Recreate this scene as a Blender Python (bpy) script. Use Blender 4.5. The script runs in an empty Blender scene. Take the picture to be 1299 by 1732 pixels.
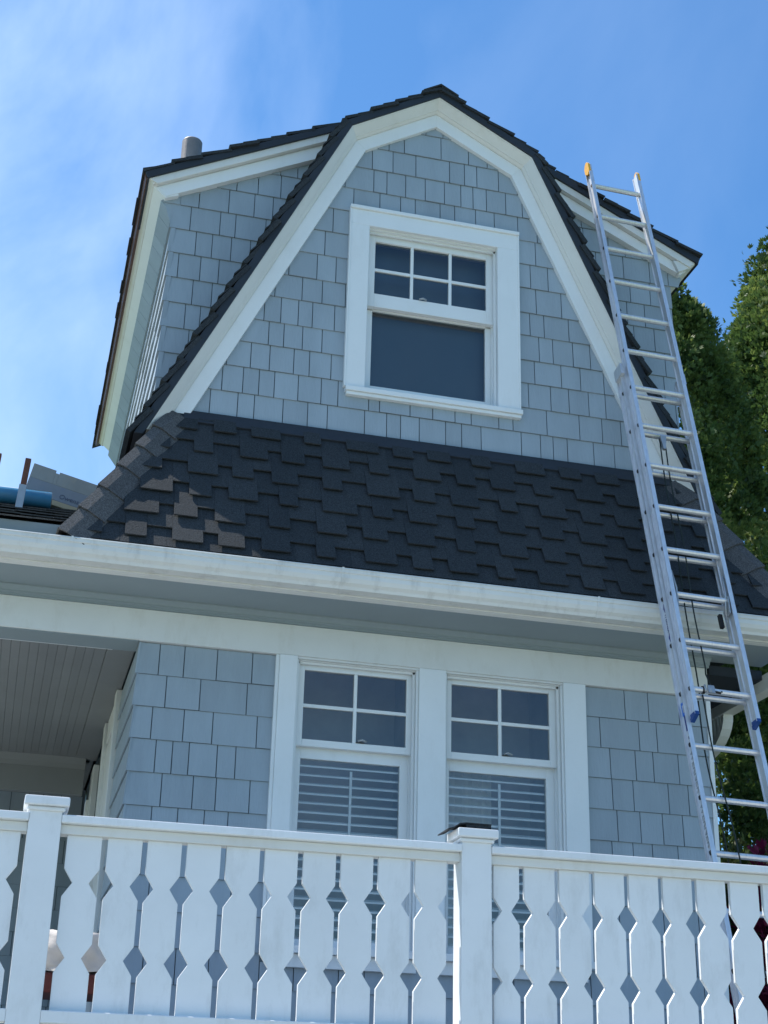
import bpy, bmesh, math, random
import numpy as np
from mathutils import Vector, Matrix
random.seed(7)
rng = np.random.default_rng(11)
SC = bpy.context.scene
COL = SC.collection

# ------------------------------------------------------------------ camera
YAW, PITCH, ROLL = 0.244055, 0.403079, 0.0263082
def cam_axes():
    cy, sy = math.cos(YAW), math.sin(YAW); cp, sp = math.cos(PITCH), math.sin(PITCH); cr, sr = math.cos(ROLL), math.sin(ROLL)
    fwd = Vector((sy*cp, cy*cp, sp)); right = Vector((cy, -sy, 0)); up = right.cross(fwd)
    return cr*right + sr*up, -sr*right + cr*up, fwd
r_, u_, f_ = cam_axes()
cd = bpy.data.cameras.new('camera'); cam = bpy.data.objects.new('camera', cd); COL.objects.link(cam)
cam.matrix_world = Matrix(((r_.x, u_.x, -f_.x, 0), (r_.y, u_.y, -f_.y, 0), (r_.z, u_.z, -f_.z, 0), (0, 0, 0, 1)))
cd.sensor_fit = 'HORIZONTAL'; cd.sensor_width = 36; cd.lens = 2502.56/1299*36
cd.clip_start = .1; cd.clip_end = 2000
SC.camera = cam

# ------------------------------------------------------------------ sun, sky, exposure
SUN = Vector((-.50, .335, 1)).normalized()
EL = math.asin(SUN.z); AZ = math.atan2(SUN.x, SUN.y)
sd = bpy.data.lights.new('sun', 'SUN'); so = bpy.data.objects.new('sun', sd); COL.objects.link(so)
sd.energy = 5.0; sd.angle = math.radians(.5); sd.color = (1, .95, .87)
so.rotation_euler = SUN.to_track_quat('Z', 'Y').to_euler(); so.location = (-5, 0, 30)
W_ = bpy.data.worlds.new('World'); SC.world = W_; W_.use_nodes = True
nt = W_.node_tree; N = nt.nodes; LK = nt.links; N.clear()
out = N.new('ShaderNodeOutputWorld'); bg = N.new('ShaderNodeBackground'); sky = N.new('ShaderNodeTexSky')
sky.sky_type = 'NISHITA'; sky.sun_disc = False; sky.sun_elevation = EL; sky.sun_rotation = AZ
sky.altitude = 0; sky.air_density = 1.0; sky.dust_density = .4; sky.ozone_density = 3.0
tc = N.new('ShaderNodeTexCoord'); mp = N.new('ShaderNodeMapping'); mp.inputs['Scale'].default_value = (3.4, 1.2, 2.2); mp.inputs['Rotation'].default_value = (0, .5, .3)
n1 = N.new('ShaderNodeTexNoise'); n1.inputs['Scale'].default_value = 1.6; n1.inputs['Detail'].default_value = 7; n1.inputs['Roughness'].default_value = .52; n1.inputs['Distortion'].default_value = .35
cr1 = N.new('ShaderNodeValToRGB'); cr1.color_ramp.elements[0].position = .38; cr1.color_ramp.elements[1].position = .74
sx = N.new('ShaderNodeSeparateXYZ')
mr = N.new('ShaderNodeMapRange'); mr.inputs['From Min'].default_value = .30; mr.inputs['From Max'].default_value = -.10; mr.interpolation_type = 'SMOOTHSTEP'
mr.inputs['To Min'].default_value = .13; mr.inputs['To Max'].default_value = 1
mul = N.new('ShaderNodeMath'); mul.operation = 'MULTIPLY'
mul2 = N.new('ShaderNodeMath'); mul2.operation = 'MULTIPLY'; mul2.inputs[1].default_value = .66
tint = N.new('ShaderNodeMix'); tint.data_type = 'RGBA'; tint.blend_type = 'MULTIPLY'; tint.inputs[0].default_value = 1; tint.inputs[7].default_value = (.60, .97, 1.20, 1)
mix = N.new('ShaderNodeMix'); mix.data_type = 'RGBA'; mix.inputs[7].default_value = (6.6, 7.9, 9.7, 1)
LK.new(tc.outputs['Generated'], mp.inputs[0]); LK.new(mp.outputs[0], n1.inputs['Vector']); LK.new(n1.outputs['Fac'], cr1.inputs[0])
LK.new(tc.outputs['Generated'], sx.inputs[0]); LK.new(sx.outputs['X'], mr.inputs['Value'])
LK.new(cr1.outputs[0], mul.inputs[0]); LK.new(mr.outputs[0], mul.inputs[1]); LK.new(mul.outputs[0], mul2.inputs[0])
LK.new(sky.outputs[0], tint.inputs[6]); LK.new(tint.outputs[2], mix.inputs[6]); LK.new(mul2.outputs[0], mix.inputs[0])
LK.new(mix.outputs[2], bg.inputs['Color']); bg.inputs['Strength'].default_value = .12; LK.new(bg.outputs[0], out.inputs[0])
SC.view_settings.view_transform = 'Standard'; SC.view_settings.look = 'None'; SC.view_settings.gamma = 1
SC.view_settings.use_curve_mapping = False; SC.view_settings.exposure = 0.55
SC.render.engine = 'CYCLES'
SC.cycles.max_bounces = 8; SC.cycles.transparent_max_bounces = 12

# ------------------------------------------------------------------ materials
def newmat(name):
    m = bpy.data.materials.new(name); m.use_nodes = True
    b = m.node_tree.nodes['Principled BSDF']; return m, m.node_tree.nodes, m.node_tree.links, b
def rgba(c): return (c[0], c[1], c[2], 1)
def paint(name, col, rough=.5, var=.10, vscale=3, bump=.15, bscale=60, stain=None, stain_amt=.25, rand=.05, spec=.4, metal=0, stretch=(1, 1, 1)):
    """flat colour with large soft mottling, fine grain, optional stains, and a little change from piece to piece"""
    m, N, L, b = newmat(name)
    tc = N.new('ShaderNodeTexCoord'); mp = N.new('ShaderNodeMapping'); mp.inputs['Scale'].default_value = stretch; L.new(tc.outputs['Object'], mp.inputs[0])
    n = N.new('ShaderNodeTexNoise'); n.inputs['Scale'].default_value = vscale; n.inputs['Detail'].default_value = 6; n.inputs['Roughness'].default_value = .6
    L.new(mp.outputs[0], n.inputs['Vector'])
    oi = N.new('ShaderNodeObjectInfo')
    a = N.new('ShaderNodeMapRange'); a.inputs['To Min'].default_value = 1-var; a.inputs['To Max'].default_value = 1+var; L.new(n.outputs['Fac'], a.inputs['Value'])
    a.inputs['From Min'].default_value = .25; a.inputs['From Max'].default_value = .75
    r = N.new('ShaderNodeMapRange'); r.inputs['To Min'].default_value = 1-rand; r.inputs['To Max'].default_value = 1+rand; L.new(oi.outputs['Random'], r.inputs['Value'])
    mu = N.new('ShaderNodeMath'); mu.operation = 'MULTIPLY'; L.new(a.outputs[0], mu.inputs[0]); L.new(r.outputs[0], mu.inputs[1])
    vm = N.new('ShaderNodeVectorMath'); vm.operation = 'SCALE'; vm.inputs[0].default_value = col; L.new(mu.outputs[0], vm.inputs['Scale'])
    last = vm.outputs[0]
    if stain:
        s = N.new('ShaderNodeTexNoise'); s.inputs['Scale'].default_value = 9; s.inputs['Detail'].default_value = 9; s.inputs['Roughness'].default_value = .7
        mp2 = N.new('ShaderNodeMapping'); mp2.inputs['Scale'].default_value = (1, 1, .35); L.new(tc.outputs['Object'], mp2.inputs[0]); L.new(mp2.outputs[0], s.inputs['Vector'])
        c = N.new('ShaderNodeValToRGB'); c.color_ramp.elements[0].position = .52; c.color_ramp.elements[1].position = .78; L.new(s.outputs['Fac'], c.inputs[0])
        k = N.new('ShaderNodeMath'); k.operation = 'MULTIPLY'; k.inputs[1].default_value = stain_amt; L.new(c.outputs[0], k.inputs[0])
        mx = N.new('ShaderNodeMix'); mx.data_type = 'RGBA'; L.new(k.outputs[0], mx.inputs[0]); L.new(last, mx.inputs[6]); mx.inputs[7].default_value = rgba(stain); last = mx.outputs[2]
    L.new(last, b.inputs['Base Color']); b.inputs['Roughness'].default_value = rough; b.inputs['Metallic'].default_value = metal
    b.inputs['Specular IOR Level'].default_value = spec
    if bump:
        g = N.new('ShaderNodeTexNoise'); g.inputs['Scale'].default_value = bscale; g.inputs['Detail'].default_value = 4; L.new(mp.outputs[0], g.inputs['Vector'])
        bp = N.new('ShaderNodeBump'); bp.inputs['Strength'].default_value = bump; bp.inputs['Distance'].default_value = .004; L.new(g.outputs['Fac'], bp.inputs['Height']); L.new(bp.outputs[0], b.inputs['Normal'])
    return m
M = {}
M['siding'] = paint('siding_paint', (.305, .362, .412), .62, .09, 4, .5, 45, rand=.07, stain=(.17, .21, .24), stain_amt=.18, stretch=(1.6, 1.6, .35))
M['siding_dark'] = paint('siding_edge', (.10, .13, .15), .8, .05)
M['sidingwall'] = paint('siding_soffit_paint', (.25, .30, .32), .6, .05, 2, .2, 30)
M['white'] = paint('white_paint', (.74, .765, .775), .42, .035, 2.5, .12, 35, rand=.02, stain=(.46, .44, .38), stain_amt=.16)
M['cream'] = paint('cream_paint', (.67, .675, .655), .5, .05, 2.5, .15, 35, rand=.02, stain=(.42, .38, .30), stain_amt=.28)
M['railwhite'] = paint('railing_paint', (.71, .73, .745), .45, .05, 3, .3, 25, rand=.025, stain=(.34, .34, .32), stain_amt=.34)
M['gutter'] = paint('gutter_metal_paint', (.64, .645, .62), .38, .07, 2, .05, 20, stain=(.22, .21, .19), stain_amt=.45, stretch=(1, 1, 1))
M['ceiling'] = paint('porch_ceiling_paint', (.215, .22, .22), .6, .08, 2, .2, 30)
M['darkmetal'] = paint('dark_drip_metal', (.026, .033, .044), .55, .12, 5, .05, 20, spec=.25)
M['copper'] = paint('rusty_drip_edge', (.11, .05, .035), .5, .2, 12, .2, 60)
M['felt'] = paint('grey_underlayment', (.24, .27, .28), .7, .06, 5, .1, 20)
M['paper'] = paint('dark_backing', (.03, .035, .04), .9, .05)
M['room'] = paint('room_paint', (.22, .20, .185), .9, .2, 1)
M['slat'] = paint('slat_paint', (.86, .84, .80), .5, .03)
M['room2'] = paint('warm_room_paint', (.46, .40, .36), .9, .25, 2)
M['curtain'] = paint('curtain_and_reflection', (.66, .63, .60), .9, .05)  # curtain cloth, also the painted reflection band of the upper window
M['wood'] = paint('brown_board', (.14, .055, .035), .7, .25, 14, .4, 50, stretch=(4, 4, .6))
M['galv'] = paint('galvanised_metal', (.36, .38, .40), .42, .12, 20, .1, 40, metal=.6)
M['carton'] = paint('grey_carton', (.30, .30, .29), .75, .12, 7, .1, 20, stain=(.42, .34, .25), stain_amt=.7)
M['cartontan'] = paint('tan_carton', (.44, .35, .23), .8, .12, 6, .1, 20)
M['cartonlow'] = paint('blue_grey_carton', (.25, .265, .30), .75, .1, 8, .1, 20, stain=(.16, .20, .34), stain_amt=.5)
M['blue'] = paint('blue_wrap', (.05, .24, .42), .35, .15, 7, .3, 12, spec=.6)
M['whitewrap'] = paint('white_wrap', (.75, .75, .74), .45, .05)
M['pipe'] = paint('vent_metal', (.24, .21, .20), .5, .18, 9, .2, 30, metal=.35)
M['yellow'] = paint('yellow_plastic', (.78, .40, .03), .4, .1, 30, .1)
M['bluecap'] = paint('blue_plastic', (.012, .05, .20), .4, .08, 30, .1)
M['faintink'] = paint('faded_print', (.09, .11, .17), .6, .2, 30)
M['ink'] = paint('dark_blue_print', (.015, .03, .16), .5, .05)
M['label'] = paint('blue_label', (.03, .17, .62), .4, .1, 60)
M['black'] = paint('black_rubber', (.012, .012, .014), .6, .1)
M['rope'] = paint('dark_rope', (.02, .03, .03), .85, .3, 60, .6, 300)
M['deck'] = paint('deck_boards_paint', (.40, .42, .42), .6, .1, 4, .3, 30)
M['cloth'] = paint('white_cloth', (.50, .47, .45), .9, .06, 8, .3, 60)
M['redfab'] = paint('dark_red_box', (.07, .016, .016), .8, .15, 8, .3)
M['bark'] = paint('bark', (.12, .085, .06), .9, .3, 8, .8, 30)
M['hand'] = paint('brass', (.45, .42, .36), .35, .05, metal=.7)
def mat_alu():
    m, N, L, b = newmat('brushed_aluminium')
    tc = N.new('ShaderNodeTexCoord'); mp = N.new('ShaderNodeMapping'); mp.inputs['Scale'].default_value = (30, 30, 2.0); L.new(tc.outputs['Object'], mp.inputs[0])
    n = N.new('ShaderNodeTexNoise'); n.inputs['Scale'].default_value = 3; n.inputs['Detail'].default_value = 8; L.new(mp.outputs[0], n.inputs['Vector'])
    c = N.new('ShaderNodeValToRGB'); c.color_ramp.elements[0].color = (.64, .65, .67, 1); c.color_ramp.elements[1].color = (.76, .77, .79, 1); c.color_ramp.elements[0].position = .3; c.color_ramp.elements[1].position = .7
    L.new(n.outputs['Fac'], c.inputs[0]); L.new(c.outputs[0], b.inputs['Base Color'])
    r = N.new('ShaderNodeMapRange'); r.inputs['To Min'].default_value = .34; r.inputs['To Max'].default_value = .6; L.new(n.outputs['Fac'], r.inputs['Value']); L.new(r.outputs[0], b.inputs['Roughness'])
    b.inputs['Metallic'].default_value = .75
    bp = N.new('ShaderNodeBump'); bp.inputs['Strength'].default_value = .15; bp.inputs['Distance'].default_value = .002; L.new(n.outputs['Fac'], bp.inputs['Height']); L.new(bp.outputs[0], b.inputs['Normal'])
    return m
M['alu'] = mat_alu()
def mat_asphalt(name, base, base2):
    m, N, L, b = newmat(name)
    tc = N.new('ShaderNodeTexCoord')
    v = N.new('ShaderNodeTexVoronoi'); v.inputs['Scale'].default_value = 260; L.new(tc.outputs['Object'], v.inputs['Vector'])
    n = N.new('ShaderNodeTexNoise'); n.inputs['Scale'].default_value = 5; n.inputs['Detail'].default_value = 6; L.new(tc.outputs['Object'], n.inputs['Vector'])
    g = N.new('ShaderNodeTexNoise'); g.inputs['Scale'].default_value = 130; g.inputs['Detail'].default_value = 3; L.new(tc.outputs['Object'], g.inputs['Vector'])
    oi = N.new('ShaderNodeObjectInfo')
    sm = N.new('ShaderNodeMath'); sm.operation = 'ADD'; L.new(n.outputs['Fac'], sm.inputs[0]); L.new(oi.outputs['Random'], sm.inputs[1])
    hf = N.new('ShaderNodeMath'); hf.operation = 'MULTIPLY'; hf.inputs[1].default_value = .5; L.new(sm.outputs[0], hf.inputs[0])
    mx = N.new('ShaderNodeMix'); mx.data_type = 'RGBA'; mx.inputs[6].default_value = rgba(base); mx.inputs[7].default_value = rgba(base2); L.new(hf.outputs[0], mx.inputs[0])
    sp = N.new('ShaderNodeSeparateColor'); L.new(v.outputs['Color'], sp.inputs[0])
    rr = N.new('ShaderNodeMapRange'); rr.inputs['To Min'].default_value = .55; rr.inputs['To Max'].default_value = 1.5; L.new(sp.outputs[0], rr.inputs['Value'])
    vm = N.new('ShaderNodeVectorMath'); vm.operation = 'SCALE'; L.new(mx.outputs[2], vm.inputs[0]); L.new(rr.outputs[0], vm.inputs['Scale'])
    L.new(vm.outputs[0], b.inputs['Base Color']); b.inputs['Roughness'].default_value = .85; b.inputs['Specular IOR Level'].default_value = .3
    bp = N.new('ShaderNodeBump'); bp.inputs['Strength'].default_value = .6; bp.inputs['Distance'].default_value = .004; L.new(g.outputs['Fac'], bp.inputs['Height']); L.new(bp.outputs[0], b.inputs['Normal'])
    return m
M['roof'] = mat_asphalt('asphalt_shingle', (.018, .023, .028), (.036, .041, .046))
M['cap'] = mat_asphalt('asphalt_lit_tone', (.062, .063, .068), (.10, .098, .098))  # lighter copy of the asphalt: sunlight on the hip caps put into the colour
def mat_glass(name, tint=(.9, .95, 1)):
    m, N, L, b = newmat(name); N.remove(b); o = N['Material Output']
    t = N.new('ShaderNodeBsdfTransparent'); t.inputs[0].default_value = rgba(tint); g = N.new('ShaderNodeBsdfGlossy'); g.inputs['Roughness'].default_value = .01
    fr = N.new('ShaderNodeFresnel'); fr.inputs['IOR'].default_value = 1.5
    ad = N.new('ShaderNodeMath'); ad.operation = 'MULTIPLY_ADD'; ad.inputs[1].default_value = 1.7; ad.inputs[2].default_value = .04; ad.use_clamp = True; L.new(fr.outputs[0], ad.inputs[0])
    tc = N.new('ShaderNodeTexCoord'); n = N.new('ShaderNodeTexNoise'); n.inputs['Scale'].default_value = 1.7; L.new(tc.outputs['Object'], n.inputs['Vector'])
    bp = N.new('ShaderNodeBump'); bp.inputs['Strength'].default_value = .04; bp.inputs['Distance'].default_value = .05; L.new(n.outputs['Fac'], bp.inputs['Height']); L.new(bp.outputs[0], g.inputs['Normal'])
    mx = N.new('ShaderNodeMixShader'); L.new(ad.outputs[0], mx.inputs[0]); L.new(t.outputs[0], mx.inputs[1]); L.new(g.outputs[0], mx.inputs[2]); L.new(mx.outputs[0], o.inputs[0])
    return m
M['glass'] = mat_glass('window_glass')
def mat_leaf(name, c1, c2, c3):
    m, N, L, b = newmat(name)
    at = N.new('ShaderNodeAttribute'); at.attribute_name = 'tone'
    c = N.new('ShaderNodeValToRGB'); e = c.color_ramp.elements; e[0].color = rgba(c1); e[1].color = rgba(c3); e[0].position = 0; e[1].position = 1
    k = e.new(.5); k.color = rgba(c2); L.new(at.outputs['Fac'], c.inputs[0]); L.new(c.outputs[0], b.inputs['Base Color'])
    b.inputs['Roughness'].default_value = .55; b.inputs['Specular IOR Level'].default_value = .35
    tr = N.new('ShaderNodeBsdfTranslucent'); L.new(c.outputs[0], tr.inputs[0])
    ms = N.new('ShaderNodeMixShader'); ms.inputs[0].default_value = .42; L.new(b.outputs[0], ms.inputs[1]); L.new(tr.outputs[0], ms.inputs[2]); L.new(ms.outputs[0], N['Material Output'].inputs[0])
    return m
M['leaf'] = mat_leaf('arborvitae_foliage', (.036, .075, .022), (.095, .155, .038), (.26, .31, .085))
M['leafred'] = mat_leaf('red_leaves', (.10, .006, .03), (.20, .012, .06), (.30, .03, .09))
M['leafdark'] = mat_leaf('hedge_leaves', (.01, .022, .006), (.03, .05, .012), (.16, .2, .07))
M['grass'] = paint('lawn', (.10, .14, .05), .9, .3, .8, .5, 60, stain=(.22, .20, .12), stain_amt=.4)
M['concrete'] = paint('concrete_paving', (.42, .42, .41), .8, .12, .8, .3, 30, stain=(.28, .27, .25), stain_amt=.3)

# ------------------------------------------------------------------ helpers
class MB:
    """collects closed solids; build() links them as one mesh object"""
    def __init__(s): s.v = []; s.f = []; s.smooth = []
    def add(s, vs, fs, smooth=False):
        o = len(s.v); s.v += [tuple(v) for v in vs]; s.f += [tuple(i+o for i in f) for f in fs]; s.smooth += [smooth]*len(fs); return s
    def box(s, x0, x1, y0, y1, z0, z1):
        vs = [(x, y, z) for x in (x0, x1) for y in (y0, y1) for z in (z0, z1)]
        return s.add(vs, [(0, 1, 3, 2), (4, 6, 7, 5), (0, 4, 5, 1), (2, 3, 7, 6), (0, 2, 6, 4), (1, 5, 7, 3)])
    def prism(s, A, B):
        n = len(A); fs = [tuple(range(n)), tuple(range(2*n-1, n-1, -1))] + [(i, i+n, (i+1) % n+n, (i+1) % n) for i in range(n)]
        return s.add(list(A)+list(B), fs)
    def extr(s, poly, axis, a0, a1):
        """poly in the two other axes, extruded along axis"""
        def P(p, a): return {'x': (a, p[0], p[1]), 'y': (p[0], a, p[1]), 'z': (p[0], p[1], a)}[axis]
        return s.prism([P(p, a0) for p in poly], [P(p, a1) for p in poly])
    def strip(s, A, B, y0, y1):
        """solid band between polylines A and B (x,z) from y0 to y1, one convex piece per segment"""
        for i in range(len(A)-1):
            s.extr([A[i], A[i+1], B[i+1], B[i]], 'y', y0, y1)
        return s
    def tube(s, pts, r, n=8, cap=True, squash=1, smooth=True):
        pts = [Vector(p) for p in pts]; rings = []
        for i, p in enumerate(pts):
            d = (pts[min(i+1, len(pts)-1)]-pts[max(i-1, 0)]).normalized()
            a = d.cross(Vector((0, 0, 1)) if abs(d.z) < .9 else Vector((1, 0, 0))).normalized(); b = d.cross(a)
            rr = r[i] if isinstance(r, (list, tuple)) else r
            rings.append([p+rr*(math.cos(t)*a+math.sin(t)*b*squash) for t in [2*math.pi*k/n for k in range(n)]])
        vs = [v for R in rings for v in R]; fs = []
        for i in range(len(rings)-1):
            for k in range(n): fs.append((i*n+k, i*n+(k+1) % n, (i+1)*n+(k+1) % n, (i+1)*n+k))
        s.add(vs, fs, smooth)
        if cap:
            o = len(s.v)-len(vs); s.f += [tuple(o+k for k in range(n))[::-1], tuple(o+(len(rings)-1)*n+k for k in range(n))]; s.smooth += [False, False]
        return s
    def build(s, name, mat, parent=None, bevel=0, fix=True):
        me = bpy.data.meshes.new(name); me.from_pydata(s.v, [], s.f); me.materials.append(M[mat] if isinstance(mat, str) else mat)
        if any(s.smooth): me.polygons.foreach_set('use_smooth', s.smooth)
        if fix:
            bm = bmesh.new(); bm.from_mesh(me); bmesh.ops.recalc_face_normals(bm, faces=bm.faces)
            if bevel:
                es = [e for e in bm.edges if len(e.link_faces) == 2 and e.calc_face_angle(0) > .5]
                bmesh.ops.bevel(bm, geom=es, offset=bevel, segments=2, affect='EDGES', profile=.5, clamp_overlap=True)
            bm.to_mesh(me); bm.free()
        me.update(); o = bpy.data.objects.new(name, me); COL.objects.link(o)
        if parent: o.parent = parent
        return o
def tag(o, label=None, cat=None, group=None, kind=None):
    for k, v in (('label', label), ('category', cat), ('group', group), ('kind', kind)):
        if v: o[k] = v
    return o
def empty(name, loc=(0, 0, 0)):
    o = bpy.data.objects.new(name, None); o.location = loc; COL.objects.link(o); return o
def reparent(o, p):
    """parent o to p without moving it (p is unrotated)"""
    o.parent = p; o.matrix_parent_inverse = Matrix.Translation(-Vector(p.location)); return o
def clip(poly, a, b, c):
    """keep a*x+b*y<=c of a convex polygon"""
    o = []
    for i in range(len(poly)):
        p, q = poly[i], poly[(i+1) % len(poly)]; dp, dq = a*p[0]+b*p[1]-c, a*q[0]+b*q[1]-c
        if dp <= 0: o.append(p)
        if (dp < 0 < dq) or (dq < 0 < dp):
            t = dp/(dp-dq); o.append((p[0]+t*(q[0]-p[0]), p[1]+t*(q[1]-p[1])))
    return o
def area(p): return abs(sum(p[i][0]*p[(i+1) % len(p)][1]-p[(i+1) % len(p)][0]*p[i][1] for i in range(len(p)))/2)
def halfplanes(poly):
    """convex polygon, any winding -> list of (a,b,c)"""
    s = sum(poly[i][0]*poly[(i+1) % len(poly)][1]-poly[(i+1) % len(poly)][0]*poly[i][1] for i in range(len(poly)))
    if s < 0: poly = poly[::-1]
    r = []
    for i in range(len(poly)):
        (x0, y0), (x1, y1) = poly[i], poly[(i+1) % len(poly)]; a, b = (y1-y0), -(x1-x0); r.append((a, b, a*x0+b*y0))
    return r
def minus_rect(poly, r):
    x0, x1, z0, z1 = r; res = []; rest = poly
    for a, b, c in ((1, 0, x0), (-1, 0, -x1), (0, 1, z0), (0, -1, -z1)):
        k = clip(rest, a, b, c)
        if len(k) > 2 and area(k) > 2e-5: res.append(k)
        rest = clip(rest, -a, -b, -c)
        if len(rest) < 3: break
    return res
class Frame:
    def __init__(s, o, u, v, n): s.o, s.u, s.v, s.n = Vector(o), Vector(u), Vector(v), Vector(n)
    def P(s, a, b, c): return s.o+s.u*a+s.v*b+s.n*c
def piece(mb, fr, poly, v0, v1, cb, ct, th):
    """tilted slab: front offset cb at v0, ct at v1"""
    F, B = [], []
    for a, b in poly:
        c = cb+(ct-cb)*(b-v0)/(v1-v0); F.append(fr.P(a, b, c)); B.append(fr.P(a, b, c-th))
    mb.prism(F, B)
def joints(u0, u1, given, lo=.08, hi=.2):
    js = sorted(given); xs = [u0]+[g for g in js if u0+.03 < g < u1-.03]+[u1]
    o = [xs[0]]
    for a, b in zip(xs, xs[1:]):
        if b-a > .27:
            n = max(1, round((b-a)/.15)); w = [random.uniform(.7, 1.35) for _ in range(n)]; t = sum(w); c = a
            for k in w[:-1]: c += k/t*(b-a); o.append(c)
        o.append(b)
    return o
GIV = 0
def shingle_wall(parent, fr, zone, rows, given, holes=(), mat='siding', name='wall_shingle', merge=None, gap=.0056, prouds=(.013, .003)):
    """rows: descending z list; zone: convex polygon (u,v)"""
    hp = halfplanes(zone); us = [p[0] for p in zone]; u0, u1 = min(us), max(us)
    for i in range(len(rows)-1):
        zt, zb = rows[i], rows[i+1]
        js = joints(u0, u1, given.get(i, []))
        for a, b in zip(js, js[1:]):
            jit = random.uniform(-.0012, .0012)
            p = [(a+gap/2, zb+jit), (b-gap/2, zb+jit), (b-gap/2, zt-.001), (a+gap/2, zt-.001)]
            for h in hp:
                p = clip(p, *h)
                if len(p) < 3: break
            if len(p) < 3 or area(p) < 6e-5: continue
            ps = [p]
            for h in holes: ps = [q for pp in ps for q in minus_rect(pp, h)]
            if not ps: continue
            mb = merge if merge is not None else MB(); pr = prouds[0]+random.uniform(-.001, .002)
            for q in ps: piece(mb, fr, q, zb, zt, pr, prouds[1], .009 if prouds[1] < .008 else .012)
            if merge is None: mb.build(name, mat, parent)

# ------------------------------------------------------------------ ground
g = MB().box(-300, 300, -300, 300, -1.9, -1.6).build('ground', 'grass'); tag(g, kind='structure')
g = MB().box(-14, 14, -3.2, 4.6, -1.7, -1.596).build('pavement', 'concrete'); tag(g, kind='structure')

# ------------------------------------------------------------------ house
house = empty('house', (0, 0, 0)); tag(house, 'grey-blue shingled house with white-trimmed gambrel gable and dark asphalt roof', 'house')
W = 8.0
def H(mb, name, mat, bevel=0, parent=None): return mb.build(name, mat, parent or house, bevel)
fw = Frame((0, W, 0), (1, 0, 0), (0, 0, 1), (0, -1, 0))
rowsU = [6.53, 6.344, 6.161, 5.986, 5.808, 5.626, 5.441, 5.257, 5.066, 4.895, 4.71, 4.541, 4.362, 4.182, 3.985]
XC = 2.285
O = [(.457, 3.738), (1.652, 6.236), (2.276, 6.615), (2.96, 6.245), (4.105, 3.70)]        # outer roof line of the front gable
def offset(path, d):
    """offset a polyline (x,z) to its right-hand side by d (inward for a left-to-right gable)"""
    r = []
    for i, p in enumerate(path):
        ds = []
        if i > 0: ds.append((Vector(p)-Vector(path[i-1])).normalized())
        if i < len(path)-1: ds.append((Vector(path[i+1])-Vector(p)).normalized())
        ns = [Vector((t.y, -t.x)) for t in ds]; n = sum(ns, Vector((0, 0))).normalized()
        k = d/max(.3, n.dot(ns[0])); r.append((p[0]+n.x*k, p[1]+n.y*k))
    return r
def trimz(A, B, z):
    """cut the two end segments of matching polylines at height z"""
    def cut(P):
        P = list(P)
        for e, q in ((0, 1), (-1, -2)):
            (x0, z0), (x1, z1) = P[e], P[q]; t = (z-z0)/(z1-z0); P[e] = (x0+t*(x1-x0), z)
        return P
    return cut(A), cut(B)
inner = offset(O, .182); inner = trimz(inner, inner, 3.97)[0]
# --- gable wall and its shingles
WIN_U = (1.703, 2.868, 4.262, 5.66)
gw = MB()
opening = (1.80, 2.76, 4.29, 5.56)
for q in minus_rect([(.5, 3.9), (4.0, 3.9), (3.78, 4.6), (2.93, 6.22), (2.276, 6.5), (1.67, 6.2), (.76, 4.4)], opening):
    gw.extr(q, 'y', W+.001, W+.12)
gwall = H(gw, 'gable_wall', 'siding_dark')
givU = {1: [2.065, 2.324, 2.52], 2: [1.846, 1.989, 2.149, 2.386, 2.492, 2.58, 2.735], 3: [1.861, 1.951, 2.081, 2.217, 2.351, 2.467, 2.553, 2.648, 2.786],
        4: [1.729, 1.907, 2.049, 2.15, 2.323, 2.425, 2.572, 2.704, 2.871], 5: [1.597, 2.994], 6: [1.55, 2.955], 7: [1.506, 1.63, 2.992, 3.17], 8: [1.417, 1.547, 2.946, 3.045, 3.218],
        9: [1.289, 1.4, 1.491, 1.634, 3.007, 3.103, 3.243], 10: [1.22, 1.316, 1.435, 1.56, 2.973, 3.157, 3.29], 11: [1.118, 1.236, 1.388, 1.487, 1.625, 2.929, 3.081, 3.206, 3.343, 3.46],
        12: [1.08, 1.179, 1.275, 1.424, 1.569, 1.676, 1.873, 1.943, 2.14, 2.288, 2.434, 2.541, 2.725, 2.82, 3.05, 3.273, 3.43],
        13: [1.057, 1.159, 1.337, 1.491, 1.615, 1.851, 1.992, 2.082, 2.203, 2.375, 2.48, 2.608, 2.876, 3.005, 3.091, 3.187, 3.366, 3.509]}
zoneU = offset(O, .155); zoneU = trimz(zoneU, zoneU, 3.985)[0]; zoneU = [(zoneU[0][0], 3.985)]+zoneU[1:-1]+[(zoneU[-1][0], 3.985)]
shingle_wall(gwall, fw, zoneU, rowsU, givU, holes=[(WIN_U[0]+.02, WIN_U[1]-.02, WIN_U[2]+.02, WIN_U[3]-.02)])
# --- rake trim of the front gable, from the roof inward
base_z = 3.83
o2 = offset(O, .030)
A, B = trimz(offset(O, -.018), o2, 3.76); H(MB().strip(A, B, 7.86, 8.35), 'drip_edge', 'darkmetal', .003)
rk = MB()
def slant(mb, A, B, ya, yb, yr):
    for i in range(len(A)-1):
        mb.prism([(A[i][0], ya, A[i][1]), (A[i+1][0], ya, A[i+1][1]), (B[i+1][0], yb, B[i+1][1]), (B[i][0], yb, B[i][1])], [(A[i][0], yr, A[i][1]), (A[i+1][0], yr, A[i+1][1]), (B[i+1][0], yr, B[i+1][1]), (B[i][0], yr, B[i][1])])
A, B = trimz(offset(O, .030), offset(O, .038), 3.80); slant(rk, A, B, 7.872, 7.876, 8.0)
A, B = trimz(offset(O, .038), offset(O, .074), 3.805); slant(rk, A, B, 7.880, 7.922, 8.0)
A, B = trimz(offset(O, .074), offset(O, .082), 3.83); slant(rk, A, B, 7.919, 7.926, 8.0)
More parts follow.
